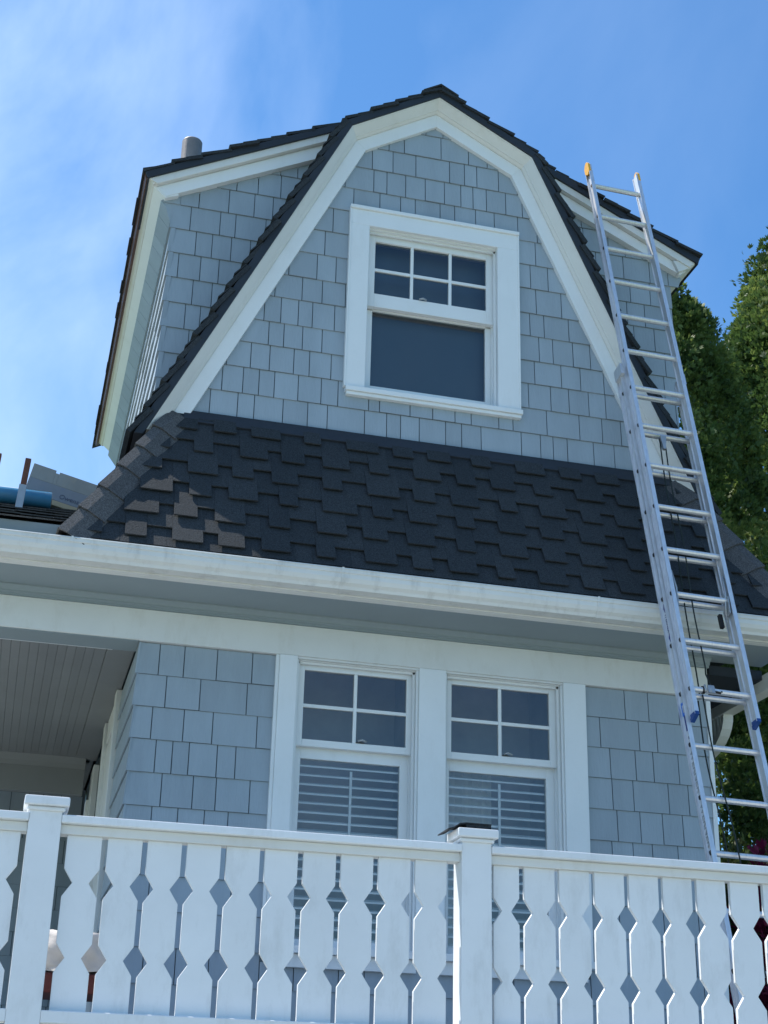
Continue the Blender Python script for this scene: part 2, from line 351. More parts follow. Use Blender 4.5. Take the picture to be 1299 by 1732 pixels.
A, B = trimz(offset(O, .082), offset(O, .094), 3.84); slant(rk, A, B, 7.934, 7.950, 8.0)
H(rk, 'rake_moulding', 'cream')
A, B = trimz(offset(O, .094), inner, 3.90)
H(MB().strip(A, B, 7.962, 8.0), 'rake_board', 'white', .002)
# --- wider gable volume behind: wall, shingles, trim
YB = 8.18
fb = Frame((0, YB, 0), (1, 0, 0), (0, 0, 1), (0, -1, 0))
OB = [(.365, 5.722), (2.32, 6.735), (4.258, 5.784)]
XL, XR = .576, 4.065
back = MB().extr([(XL+.012, 3.0), (XR-.012, 3.0), (XR-.012, 5.55), (2.32, 6.5), (XL+.012, 5.55)], 'y', YB+.001, YB+.12)
bwall = H(back, 'side_gable_wall', 'siding_dark')
zb = [5.95+.364-.182*i for i in range(16)]
zbB = [z-.008 for z in zb]
k = 8.18/8.43
givB = {0: [1.337*k], 1: [.994*k], 2: [.841*k, 1.151*k, 1.308*k], 3: [.759*k, .96*k, 1.1], 4: [.712*k, .911*k, 1.015*k], 5: [.76*k, .869*k, .997*k], 6: [.804*k, .926*k], 7: [.766*k, .893*k], 8: [.731*k, .829*k], 9: [.767*k], 10: [.70]}
ib = [(.50, 5.565), (2.32, 6.50), (4.13, 5.62)]
zoneB = [(XL, 3.2), (XL-.004, 5.42), (.50, 5.60), (2.32, 6.56), (4.15, 5.66), (XR, 5.42), (XR, 3.2)]
fgab = [(p[0], p[1]) for p in offset(O, .06)]
def behind_front(a, b, z0, z1):
    """true when a wall piece is wholly covered by the front gable"""
    def xs(z):
        L = fgab[:3]; R = fgab[2:]; r = []
        for P in (L, R[::-1]):
            x = None
            for (x0, q0), (x1, q1) in zip(P, P[1:]):
                if q0 <= z <= q1: x = x0+(z-q0)/(q1-q0)*(x1-x0)
            r.append(x)
        return r
    l1, r1 = xs(z1); l0, r0 = xs(z0)
    if l1 is None or r1 is None or l0 is None or r0 is None: return False
    return a > max(l1, l0)+.06 and b < min(r1, r0)-.06
_old_joints = joints
for i in range(len(zbB)-1):
    zt, z0 = zbB[i], zbB[i+1]; js = joints(.46, 4.17, givB.get(i, []))
    hp = halfplanes(zoneB[1:6] if z0 > 5.42 else [(XL-.006, 3.2), (XL-.006, 5.6), (XR, 5.6), (XR, 3.2)])
    for a, b in zip(js, js[1:]):
        if behind_front(a, b, z0, zt): continue
        p = [(a+.0027, z0), (b-.0027, z0), (b-.0027, zt-.001), (a+.0027, zt-.001)]
        for h in hp:
            p = clip(p, *h)
            if len(p) < 3: break
        if len(p) < 3 or area(p) < 6e-5: continue
        mb = MB(); piece(mb, fb, p, z0, zt, .013, .003, .009); mb.build('wall_shingle', 'siding', bwall)
MB().extr([(XL-.002, 5.40), (.506, 5.602), (.62, 5.66), (.62, 5.40)], 'y', YB-.004, YB).build('wall_shingle', 'siding', bwall)
YR = 8.08
d1 = offset(OB, .05); d2 = offset(OB, .10); d3 = offset(OB, .125)
H(MB().strip(OB, d1, YR-.005, 8.7), 'drip_edge', 'darkmetal', .003)
d1e = [(.392, 5.688), d1[1], (4.228, 5.752)]; d2e = [(.452, 5.655), d2[1], (4.180, 5.708)]
tb = MB().strip(d1e, d2e, YR+.01, YB+.02); H(tb, 'rake_moulding', 'cream', .003)
inB = [(.515, 5.605), (2.32, 6.515), (4.115, 5.665)]
H(MB().strip([(.455, 5.653), (d2[1][0], d2[1][1]-.002), (4.178, 5.706)], [(.515, 5.592), (2.32, 6.515), (4.12, 5.655)], YR+.045, YB+.02), 'rake_board', 'white', .002)
# --- left side of that volume: eave, flared shingles, sunlit wall
YE = 12.25
H(MB().extr([(.365, 5.722), (.378, 5.675), (.400, 5.690), (.44, 5.74)], 'y', YR+.01, YE), 'eave_drip_edge', 'copper')
H(MB().extr([(.395, 5.69), (.43, 5.655), (.55, 5.72), (.5, 5.75)], 'y', YR+.02, YE-.05), 'eave_crown', 'cream', .004)
H(MB().extr([(.43, 5.66), (.515, 5.585), (.60, 5.62), (.55, 5.72)], 'y', YR+.05, YE-.08), 'eave_board', 'white', .002)
H(MB().extr([(4.258, 5.784), (4.245, 5.74), (4.225, 5.755), (4.19, 5.80)], 'y', YR+.01, 12), 'eave_drip_edge', 'darkmetal')
H(MB().extr([(4.235, 5.75), (4.19, 5.71), (4.1, 5.66), (4.06, 5.75)], 'y', YR+.02, 12), 'eave_crown', 'cream', .004)
side = MB().box(XL+.012, XL+.1, YB+.125, YE+.5, 2.6, 5.56); swall = H(side, 'dormer_side_wall', 'siding_dark')
# flare (two planes) shingled
fl_n = Vector((-.105, 0, -.07)).normalized()
u = Vector((0, 1, 0)); v = Vector((-.07, 0, .085)).normalized(); n = Vector((-v.z, 0, v.x))
ff = Frame((XL-.004, 0, 5.495), u, v, n)
for row, (v0, v1) in enumerate([(0, .125)]):
    js = [YB-.004]
    while js[-1] < YE-.1: js.append(js[-1]+random.uniform(.12, .24))
    for a, b in zip(js, js[1:]):
        mb = MB(); piece(mb, ff, [(a+.002, v0), (b-.002, v0), (b-.002, v1), (a+.002, v1)], v0, v1, .006, .002, .012); mb.build('flare_shingle', 'siding', swall)
fs = Frame((XL, 0, 0), (0, 1, 0), (0, 0, 1), (-1, 0, 0))
sm = MB()
for i in range(4, 14):
    zt, z0 = zbB[i], zbB[i+1]
    if i == 4: zt = 5.49
    js = [YB-.012]
    while js[-1] < YE: js.append(js[-1]+random.uniform(.1, .24))
    for a, b in zip(js, js[1:]):
        mb = MB() if b < 10.2 else sm
        piece(mb, fs, [(a+.002, z0), (b-.002, z0), (b-.002, zt-.001), (a+.002, zt-.001)], z0, zt, .016+random.uniform(0, .004), .005, .030)
        if mb is not sm: mb.build('side_shingle', 'siding', swall)
o = sm.build('side_shingle', 'siding', swall); o['kind'] = 'stuff'
# side windows' white casings and a corner pipe, seen edge-on along the sunlit wall
for ya, yb_ in ((9.9, 10.02), (10.9, 11.02)):
    H(MB().box(XL-.035, XL+.01, ya, yb_, 3.2, 4.7), 'side_window_casing', 'white', .002)
H(MB().box(XL-.03, XL+.01, 9.9, 11.02, 4.7, 4.82), 'side_window_casing', 'white', .002)

# --- roof courses seen at their edges
def roof_courses(name, P0, P1, y0, y1, first=.0, step=.205, mat='roof', yj=.015, th=.02, lift=.028, sign=1):
    """courses of one roof slope running in Y; P0 lower and P1 upper (x,z); n points up/out"""
    P0, P1 = Vector((P0[0], 0, P0[1])), Vector((P1[0], 0, P1[1])); v = (P1-P0); Ln = v.length; v.normalize()
    n = Vector((-v.z, 0, v.x)) if sign > 0 else Vector((v.z, 0, -v.x))
    fr = Frame(P0, (0, 1, 0), v, n); t = -first; root = None
    while t < Ln-.01:
        e = min(t+step, Ln); t0 = max(t, -.02); j = random.uniform(-yj, yj)
        mb = MB(); piece(mb, fr, [(y0+j, t0), (y1, t0), (y1, e), (y0+j, e)], t0, e, lift+random.uniform(-.004, .004), .006, th); 
        # a second laminated layer, stepped back
        tm = t0+(e-t0)*.5; j2 = j+random.uniform(.0, .02)
        piece(mb, fr, [(y0+j2, tm), (y1, tm), (y1, e), (y0+j2, e)], tm, e, lift*1.0, .016, .008)
        mb.build(name, mat, house); t += step*random.uniform(.9, 1.1)
OS = offset(O, -.018)
roof_courses('roof_course', OS[0], OS[1], 7.85, 8.5, lift=.042, th=.03, step=.2)
roof_courses('roof_course', OS[1], OS[2], 7.85, 10.5, lift=.030)
roof_courses('roof_course', OS[3], OS[2], 7.85, 10.5, sign=-1, lift=.030)
roof_courses('roof_course', OS[4], OS[3], 7.85, 8.5, sign=-1, lift=.042, th=.03)
roof_courses('roof_course', OB[0], OB[1], YR-.015, 12.3)
roof_courses('roof_course', OB[2], OB[1], YR-.015, 12.3, sign=-1)
# ridge caps of the front gable, overlapping toward the front
for kx in range(5):
    y = 7.835+kx*.2; mb = MB(); xk, zk = O[2][0], O[2][1]+.03
    for sgn in (-1, 1):
        sl = .6 if sgn < 0 else .54
        mb.extr([(xk, zk+.022), (xk+sgn*.125, zk+.022-.125*sl), (xk+sgn*.125, zk+.010-.125*sl), (xk, zk+.010)], 'y', y, y+.24)
    for q in range(len(mb.v)): x_, y_, z_ = mb.v[q]; mb.v[q] = (x_, y_, z_-(y_-y)*.07+.004)
    H(mb, 'ridge_cap', 'roof')
# eave edge tabs, ragged, along the left eave
y = YR-.01
ea = MB()
while y < YE:
    w_ = random.uniform(.14, .22); dx = random.choice((0, .003, .007))
    mb = MB(); s_ = .522
    mb.extr([(.350-dx, 5.722-.008-dx*s_), (.55, 5.722+.185*s_-.002), (.55, 5.722+.185*s_+.012), (.350-dx, 5.722+.012-dx*s_)], 'y', y, y+w_-.004)
    mb.build('eave_shingle', 'roof', house); y += w_

# --- pent roof (skirt) between gable and gutter
ZT, ZBt, YT, YBt = 3.985, 2.925, 7.985, 7.475
sl = Vector((0, YT-YBt, ZT-ZBt)); SL = sl.length; sv = sl.normalized(); sn = Vector((0, -sv.z, sv.y))
xl0, xl1 = .135, .70; xr0, xr1 = 4.41, 3.90
fsk = Frame((0, YBt, ZBt), (1, 0, 0), sv, sn)
pr = MB(); pr.prism([fsk.P(xl0, 0, 0), fsk.P(xr0, 0, 0), fsk.P(xr1, SL, 0), fsk.P(xl1, SL, 0)], [fsk.P(xl0, 0, -.1)+Vector((0, .1, 0)), fsk.P(xr0, 0, -.1)+Vector((0, .1, 0)), fsk.P(xr1, SL, -.1)+Vector((0, .1, 0)), fsk.P(xl1, SL, -.1)+Vector((0, .1, 0))])
# side slopes so that the hips are solid
pr.prism([fsk.P(xl0, 0, -.001), fsk.P(xl1, SL, -.001), (xl1, 8.9, 3.95)], [fsk.P(xl0+.1, 0, -.1), fsk.P(xl1+.1, SL, -.1), (xl1+.1, 8.9, 3.95)])
pr.prism([(xl0, YBt, ZBt), (xl1, YT, ZT), (xl1, 12, ZT), (xl0, 12, ZBt)], [(xl0+.1, YBt+.1, ZBt), (xl1+.1, YT+.1, ZT-.1), (xl1+.1, 12, ZT-.1), (xl0+.1, 12, ZBt)])
pr.prism([(xr0, YBt, ZBt), (xr1, YT, ZT), (xr1, 12, ZT), (xr0, 12, ZBt)], [(xr0-.1, YBt+.1, ZBt), (xr1-.1, YT+.1, ZT-.1), (xr1-.1, 12, ZT-.1), (xr0-.1, 12, ZBt)])
pent = H(pr, 'pent_roof', 'roof')
hs = halfplanes([(xl0+.0, 0), (xr0, 0), (xr1, SL+.1), (xl1, SL+.1)])
def keep(p):
    for a, b, c in ((-1, (xl1-xl0)/SL, -xl0), (1, (xr0-xr1)/SL, xr0)):
        p = clip(p, a, b, c)
        if len(p) < 3: return p
    p = clip(p, 0, 1, SL-.02) if len(p) > 2 else p
    return clip(p, 0, -1, .012) if len(p) > 2 else p
EXP = .196
cnt = 0
patt = [(0, .13), (1, .10), (0, .16), (1, .13), (0, .11), (1, .15), (0, .18), (1, .09)]
for c in range(-1, 7):
    vb = c*EXP+.035; x = .05-random.uniform(0, .3)-.09*c; i = random.randrange(8)
    # the lower laminated layer of the course: shows between the tabs, half a course higher
    while x < xr0:
        hi_, w0 = patt[i % 8]; i += 1; w_ = w0*random.uniform(.9, 1.15)
        b0 = vb+(EXP*.5 if hi_ else 0)+random.uniform(-.006, .006); t0 = vb+EXP*1.56
        cb = .019 if hi_ else .029
        p = keep([(x+.0004, b0), (x+w_-.0004, b0+random.uniform(-.002, .002)), (x+w_-.0004, t0), (x+.0004, t0)])
        if len(p) > 2 and area(p) > 2e-4:
            mb = MB(); piece(mb, fsk, p, b0, t0, cb+random.uniform(-.001, .003), .002, .009); mb.build('roof_shingle', 'roof', pent); cnt += 1
        x += w_
# flashing below the gable wall
mb = MB(); mb.prism([fsk.P(.73, SL-.085, .020), fsk.P(3.86, SL-.085, .020), fsk.P(3.88, SL+.012, .020), fsk.P(.74, SL+.012, .020)], [fsk.P(.73, SL-.085, -.01), fsk.P(3.86, SL-.085, -.01), fsk.P(3.88, SL+.012, -.01), fsk.P(.74, SL+.012, -.01)])
mb.box(.72, 3.86, 7.968, 7.999, 3.955, 4.006)
mb.build('flashing', 'darkmetal', pent, .002)
# hip caps
def hips(x0, x1, sgn, n):
    A = Vector((x0, YBt, ZBt)); B = Vector((x1, YT, ZT)); d = (B-A); L = d.length; d.normalize()
    side_n = Vector((-sgn*sv.z, 0, sv.y)); a_ = d.cross(sn).normalized(); 
    e1 = sn.cross(d).normalized(); e1 = e1 if e1.x*sgn > 0 else -e1         # in front slope, away from the hip
    e2 = side_n.cross(d).normalized(); e2 = e2 if e2.y > 0 else -e2          # in side slope
    up = (sn+side_n).normalized()
    step = L/n
    for k in range(n):
        t0 = k*step-.03; t1 = t0+step*1.35
        if k == n-1: t1 = t0+step*.95
        w = .125*random.uniform(.95, 1.05); mb = MB()
        def prof(t, lift):
            P = A+d*t+up*lift
            return [P+e1*w+up*-.004, P+e1*w*.55+sn*.016, P+e1*.03+sn*.030, P+up*.042, P+e2*.03+side_n*.030, P+e2*w*.55+side_n*.016, P+e2*w]
        top0, top1 = prof(t0, .030), prof(t1, .006); m_ = len(top0)
        bot0 = [p-up*.012 for p in top0]; bot1 = [p-up*.012 for p in top1]
        vs = top0+top1+bot0+bot1; fs_ = []
        for q in range(m_-1):
            fs_ += [(q, q+1, m_+q+1, m_+q), (2*m_+q, 3*m_+q, 3*m_+q+1, 2*m_+q+1), (q, 2*m_+q, 2*m_+q+1, q+1), (m_+q, m_+q+1, 3*m_+q+1, 3*m_+q)]
        fs_ += [(0, m_, 3*m_, 2*m_), (m_-1, 3*m_-1, 4*m_-1, 2*m_-1)]
        mb.add(vs, fs_); mb.build('hip_cap', 'cap', pent)
hips(xl0, xl1, 1, 6); hips(xr0, xr1, -1, 6)

# --- gutter, fascia, soffit, cornice, frieze
gx0, gx1 = -1.6, 4.56
prof = [(7.42, 2.893), (7.428, 2.899), (7.437, 2.893), (7.437, 2.880), (7.430, 2.872), (7.432, 2.850), (7.444, 2.826), (7.462, 2.806), (7.470, 2.792), (7.536, 2.792), (7.542, 2.90), (7.5365, 2.90), (7.532, 2.797), (7.473, 2.797), (7.466, 2.810)]
outer_ = [(7.420, 2.895), (7.420, 2.874), (7.427, 2.868), (7.427, 2.845), (7.437, 2.822), (7.455, 2.806), (7.462, 2.790), (7.545, 2.790)]
inner_ = [(7.434, 2.895), (7.434, 2.878), (7.434, 2.868), (7.434, 2.847), (7.444, 2.826), (7.461, 2.811), (7.468, 2.796), (7.545, 2.796)]
gm = MB()
for i in range(len(outer_)-1): gm.extr([outer_[i], outer_[i+1], inner_[i+1], inner_[i]], 'x', gx0, gx1)
gm.extr([(7.416, 2.893), (7.420, 2.900), (7.434, 2.900), (7.438, 2.893)], 'x', gx0, gx1)
for xx in (.155, 1.62, 3.12): gm.extr([(7.4145, 2.902), (7.4145, 2.872), (7.4215, 2.866), (7.4215, 2.844), (7.432, 2.820), (7.450, 2.803), (7.458, 2.787), (7.545, 2.787), (7.545, 2.793), (7.46, 2.80), (7.44, 2.83), (7.424, 2.90)], 'x', xx, xx+.012)
H(gm, 'gutter', 'gutter')
H(MB().box(gx0, gx1-.12, 7.546, 7.571, 2.782, 2.93), 'fascia', 'cream', .002)
H(MB().box(gx0, gx1-.12, 7.571, 7.612, 2.7805, 2.80), 'fascia', 'cream', .002)
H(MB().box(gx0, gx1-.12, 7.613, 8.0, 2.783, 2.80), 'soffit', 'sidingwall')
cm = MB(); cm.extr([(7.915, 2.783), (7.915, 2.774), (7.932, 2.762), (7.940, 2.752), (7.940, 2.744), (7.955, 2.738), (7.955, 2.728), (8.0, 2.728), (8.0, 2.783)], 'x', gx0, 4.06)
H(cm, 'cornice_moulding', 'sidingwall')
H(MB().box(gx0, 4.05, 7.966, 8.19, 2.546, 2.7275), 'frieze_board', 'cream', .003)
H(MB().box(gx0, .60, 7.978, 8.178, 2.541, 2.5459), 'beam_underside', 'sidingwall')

# --- front wall
rowsL = [2.544, 2.362, 2.18, 1.998, 1.816, 1.634, 1.452, 1.27, 1.088, .906, .724, .542, .36]
fwall = MB(); CX = .607; RX = 4.042
wins = [(1.50, 2.215, .9, 2.55), (2.40, 3.10, .9, 2.55)]
ps = [[(CX+.012, .25), (RX-.012, .25), (RX-.012, 2.545), (CX+.012, 2.545)]]
for h in wins: ps = [q for p in ps for q in minus_rect(p, h)]
for q in ps: fwall.extr(q, 'y', W+.001, W+.12)
frontw = H(fwall, 'front_wall', 'siding_dark')
givL = {0: [.721, .86, 1.045, 1.246], 1: [.772, .962, 1.226], 2: [.709, .884, 1.045, 1.293], 3: [.744, .835, .926, 1.081, 1.184], 4: [.791, .962, 1.088, 1.274], 5: [.751, .891, 1.035, 1.164]}
givR = {0: [3.509, 3.661, 3.86], 1: [3.345, 3.593, 3.708, 3.9], 2: [3.403, 3.677, 3.839], 3: [3.542, 3.765, 3.893], 4: [3.434, 3.719, 3.847], 5: [3.396, 3.526, 3.647, 3.807]}
shingle_wall(frontw, fw, [(CX-.008, .36), (1.38, .36), (1.38, 2.544), (CX-.008, 2.544)], rowsL, givL)
shingle_wall(frontw, fw, [(3.24, .36), (RX, .36), (RX, 2.544), (3.24, 2.544)], rowsL, givR)
shingle_wall(frontw, fw, [(1.38, .36), (3.24, .36), (3.24, .86), (1.38, .86)], rowsL, {})
H(MB().box(RX, RX+.028, 7.985, 8.12, .3, 2.545), 'corner_board', 'white', .002)

# --- windows
yu, yl = 8.045, 8.090
def window(spec, depth=1.5, roommat='room'):
    """a double-hung window: casing, recessed jamb, two sashes with panes and muntins"""
    x0, x1, z0, z1 = spec['open']; c = spec['casing']
    cas = MB()
    for (a, b, e, d, yf) in c: cas.box(a, b, yf, W+.002, e, d)
    w = H(cas, 'window', 'white', .0025); tag(w)
    D_ = .16
    jb = MB(); t = .02
    jb.box(x0-t, x0, W-.004, W+D_, z0-t, z1+t); jb.box(x1, x1+t, W-.004, W+D_, z0-t, z1+t); jb.box(x0, x1, W-.004, W+D_, z1, z1+t); jb.box(x0, x1, W-.004, W+D_, z0-t, z0)
    # parting stops
    for yy in (W+.018, W+.075):
        jb.box(x0, x0+.012, yy, yy+.012, z0, z1); jb.box(x1-.012, x1, yy, yy+.012, z0, z1)
    jb.box(x0, x1, W+.018, W+.030, z1-.012, z1)
    jb.build('jamb', 'white', w)
    for sash in spec['sashes']:
        a, b, e, d, gx0_, gx1_, gz0, gz1, y = sash['r']+(sash['y'],)
        s = MB(); s.box(a, gx0_, y, y+.035, e, d); s.box(gx1_, b, y, y+.035, e, d); s.box(gx0_, gx1_, y, y+.035, gz1, d); s.box(gx0_, gx1_, y, y+.035, e, gz0)
        so_ = s.build('sash', 'white', w, .002)
        if y == yu: MB().box(a, b, y+.0352, yl+.012, e+.002, e+.034).build('meeting_rail', 'cream', w, .002)
        vb = sash.get('v', []); hb = sash.get('h', [])
        for q in vb: MB().box(q-.010, q+.010, y+.004, y+.03, gz0, gz1).build('muntin', 'white', w, .002)
        xs = [gx0_]+vb+[gx1_]
        for q in hb:
            for i in range(len(xs)-1):
                MB().box(xs[i]+(.010 if i else 0), xs[i+1]-(.010 if i < len(xs)-2 else 0), y+.005, y+.029, q-.010, q+.010).build('muntin', 'white', w, .002)
        zs = [gz0]+hb+[gz1]
        for i in range(len(xs)-1):
            for j in range(len(zs)-1):
                pz0 = zs[j]+(.009 if j else 0); pz1 = zs[j+1]-(.009 if j < len(zs)-2 else 0); px0 = xs[i]+(.009 if i else 0); px1 = xs[i+1]-(.009 if i < len(xs)-2 else 0)
                mb = MB(); mb.add([(px0-.004, y+.017, pz0-.004), (px1+.004, y+.017, pz0-.004), (px1+.004, y+.017, pz1+.004), (px0-.004, y+.017, pz1+.004)], [(0, 1, 2, 3)])
                mb.build('pane', 'glass', w, fix=False)
    # the room behind, a dark hollow box
    xa, xb, ya, yb, za, zc = x0-.085, x1+.085, W+D_+.002, W+D_+depth, z0-.5, z1+.35
    rm = MB(); rm.box(xa, xb, yb, yb+.02, za, zc); rm.box(xa, xa+.02, ya, yb, za, zc); rm.box(xb-.02, xb, ya, yb, za, zc); rm.box(xa, xb, ya, yb, za, za+.02); rm.box(xa, xb, ya, yb, zc-.02, zc)
    for q in minus_rect([(xa, za), (xb, za), (xb, zc), (xa, zc)], (x0, x1, z0, z1)): rm.extr(q, 'y', ya, ya+.01)
    rm.build('room', roommat, w)
    return w
def S(v, y): return v*y/8.0

uw = window(dict(open=(1.838, 2.716, 4.318, 5.512),
    casing=[(1.71, 1.838, 4.318, 5.52, 7.966), (2.716, 2.862, 4.318, 5.52, 7.966), (1.71, 2.862, 5.52, 5.635, 7.966), (1.704, 2.868, 5.635, 5.66, 7.952), (1.704, 1.715, 4.318, 5.635, 7.96), (2.857, 2.868, 4.318, 5.635, 7.96)],
    sashes=[dict(r=(1.838, 2.716, 4.965, 5.53, S(1.888, yu), S(2.648, yu), S(5.035, yu), S(5.430, yu)), y=yu, v=[S(2.139, yu), S(2.40, yu)], h=[S(5.218, yu)]),
            dict(r=(1.838, 2.716, 4.318, 4.962, S(1.880, yl), S(2.640, yl), S(4.363, yl), S(4.95, yl)), y=yl)]), .6, 'room2')
uw['label'] = 'upper window with six small panes over one large pane'
sl_ = MB(); sl_.box(1.715, 2.875, 7.945, 8.02, 4.285, 4.317); sl_.box(1.722, 2.868, 7.958, 8.0, 4.262, 4.2845); sl_.build('sill', 'white', uw, .003)
MB().box(1.85, 2.70, 8.19, 8.20, 5.405, 5.50).build('head_reflection_band', 'curtain', uw)  # pale slab standing in for the head jamb's reflection in the glass
MB().tube([(2.62, 8.30, 4.90), (2.60, 8.30, 4.78), (2.50, 8.30, 4.66), (2.44, 8.30, 4.58), (2.48, 8.30, 4.53), (2.56, 8.30, 4.51), (2.57, 8.30, 4.40)], .004, 6).build('cord', 'paper', uw)
MB().tube([(2.20, 8.035, 5.065), (2.225, 8.03, 5.072), (2.25, 8.035, 5.065)], .007, 6).build('sash_lock', 'galv', uw)
for nm, (x0, x1), (g0, g1), vx, lab in (('L', (1.512, 2.207), (1.551, 2.156), 1.8535, 'lower left window with four panes over horizontal blinds'), ('R', (2.394, 3.096), (2.427, 3.030), 2.724, 'lower right window with four panes over horizontal blinds')):
    lg0, lg1 = (1.549, 2.124) if nm == 'L' else (2.415, 3.003)
    cas = [(x0-.115, x0-.012, .95, 2.545, 7.962), (x0-.012, x0, .95, 2.532, 7.982)] if nm == 'L' else [(2.221, 2.382, .95, 2.545, 7.962), (2.207, 2.221, .95, 2.535, 7.982), (2.382, 2.394, .95, 2.535, 7.982)]
    cas += [(x0-.135, x0-.115, .95, 2.545, 7.972)] if nm == 'L' else [(x1+.012, x1+.153, .95, 2.545, 7.962), (x1, x1+.012, .95, 2.532, 7.982)]
    if nm == 'L': cas = [c for c in cas]
    w = window(dict(open=(x0, x1, .95, 2.53), casing=cas,
        sashes=[dict(r=(x0, x1, S(2.036, yu), 2.545, S(g0, yu), S(g1, yu), S(2.076, yu), S(2.479, yu)), y=yu, v=[S(vx, yu)], h=[S(2.271, yu)]),
                dict(r=(x0, x1, .95, S(2.034, yl), S(lg0, yl), S(lg1, yl), 1.0, S(1.965, yl)), y=yl)]), .55, 'room2')
    w['label'] = lab
    MB().box(x0-.14, x1+(.15 if nm == 'R' else .02), 7.93, 8.02, .91, .949).build('sill', 'white', w, .003)
    MB().box(x0-.10, x1+(.12 if nm == 'R' else .02), 7.965, 8.0, .84, .909).build('apron', 'white', w, .002)
    ys = yl+.042; z = 1.960
    while z > 1.0:
        mb = MB(); tilt = random.uniform(-.003, .003)
        mb.prism([(lg0*1.012, ys, z), (lg1*1.025, ys, z), (lg1*1.025, ys+.045, z+.016+tilt), (lg0*1.012, ys+.045, z+.016+tilt)], [(lg0*1.012, ys, z-.010), (lg1*1.025, ys, z-.010), (lg1*1.025, ys+.045, z+.006+tilt), (lg0*1.012, ys+.045, z+.006+tilt)])
        mb.build('slat', 'slat', w); z -= .0525
    if nm == 'R':
        cu_ = MB(); q_ = [(2.44+.02*i, 8.22+.010*math.sin(i*1.9)) for i in range(16)]
        for (xa_, ya_), (xb_, yb2) in zip(q_, q_[1:]): cu_.prism([(xa_, ya_, 1.0), (xb_, yb2, 1.0), (xb_, yb2+.003, 1.0), (xa_, ya_+.003, 1.0)], [(xa_, ya_, 2.03), (xb_, yb2, 2.03), (xb_, yb2+.003, 2.03), (xa_, ya_+.003, 2.03)])
        cu_.build('curtain', 'curtain', w)
    MB().box((lg0+lg1)/2*1.018-.007, (lg0+lg1)/2*1.018+.007, ys-.012, ys-.004, 1.0, 1.94).build('tilt_rod', 'slat', w)
    MB().tube([(S(vx, yu)+.02, 8.036, 2.098), (S(vx, yu)+.045, 8.03, 2.106), (S(vx, yu)+.07, 8.036, 2.098)], .007, 6).build('sash_lock', 'galv', w)
H(MB().box(1.397, 3.24, 7.975, 8.0, 2.533, 2.5455), 'head_casing', 'cream', .001)

# --- left porch recess: ceiling, side wall, back wall, door casing
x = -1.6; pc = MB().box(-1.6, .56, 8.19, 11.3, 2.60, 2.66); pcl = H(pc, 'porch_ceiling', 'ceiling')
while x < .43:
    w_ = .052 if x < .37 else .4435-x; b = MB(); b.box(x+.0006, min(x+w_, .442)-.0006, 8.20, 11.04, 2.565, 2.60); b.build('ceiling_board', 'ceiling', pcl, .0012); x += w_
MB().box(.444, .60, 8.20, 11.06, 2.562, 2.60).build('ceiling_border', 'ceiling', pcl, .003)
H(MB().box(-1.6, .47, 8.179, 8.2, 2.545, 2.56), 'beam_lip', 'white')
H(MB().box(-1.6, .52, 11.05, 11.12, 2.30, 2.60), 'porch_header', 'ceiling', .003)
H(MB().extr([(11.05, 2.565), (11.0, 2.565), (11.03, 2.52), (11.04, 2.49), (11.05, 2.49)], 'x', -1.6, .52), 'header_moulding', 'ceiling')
psw = MB(); psw.box(CX+.012, CX+.1, 8.125, 13.2, .2, 2.62); psw = H(psw, 'porch_side_wall', 'siding_dark')
fps = Frame((CX, 0, 0), (0, 1, 0), (0, 0, 1), (-1, 0, 0))
for i in range(len(rowsL)-1):
    js = [W-.012]
    while js[-1] < 9.0: js.append(min(9.05, js[-1]+random.uniform(.25, .5)))
    for a, b in zip(js, js[1:]):
        if b-a < .03: continue
        mb = MB(); piece(mb, fps, [(a+.002, rowsL[i+1]), (b-.002, rowsL[i+1]), (b-.002, rowsL[i]-.001), (a+.002, rowsL[i]-.001)], rowsL[i+1], rowsL[i], .014, .003, .009)
        mb.build('side_wall_shingle', 'siding', psw)
dc = MB(); dc.box(CX-.035, CX+.01, 9.06, 9.20, .3, 2.56); dc.box(CX-.02, CX+.01, 9.20, 9.85, 2.4, 2.56); H(dc, 'door_frame', 'cream', .003)
dr = MB(); dr.box(CX-.012, CX+.01, 9.205, 9.90, .33, 2.39); H(dr, 'door', 'cream', .003)
dc = MB(); dc.box(CX-.035, CX+.01, 9.90, 10.05, .3, 2.56); dc.box(CX-.03, CX+.01, 10.9, 11.2, .3, 2.50); dc.box(CX-.045, CX+.01, 11.2, 11.32, .3, 2.3); H(dc, 'door_frame', 'cream', .003)
H(MB().box(-2.6, CX, 12.3, 12.4, .2, 2.62), 'porch_back_wall', 'siding_dark')
fpb = Frame((0, 12.3, 0), (1, 0, 0), (0, 0, 1), (0, -1, 0))
mb = MB(); shingle_wall(None, fpb, [(-2.4, .36), (CX-.02, .36), (CX-.02, 2.544), (-2.4, 2.544)], rowsL, {}, merge=mb); o = H(mb, 'porch_back_shingles', 'siding'); o['kind'] = 'stuff'
H(MB().box(-2.6, CX, 11.12, 12.3, 2.60, 2.66), 'porch_ceiling_back', 'ceiling')

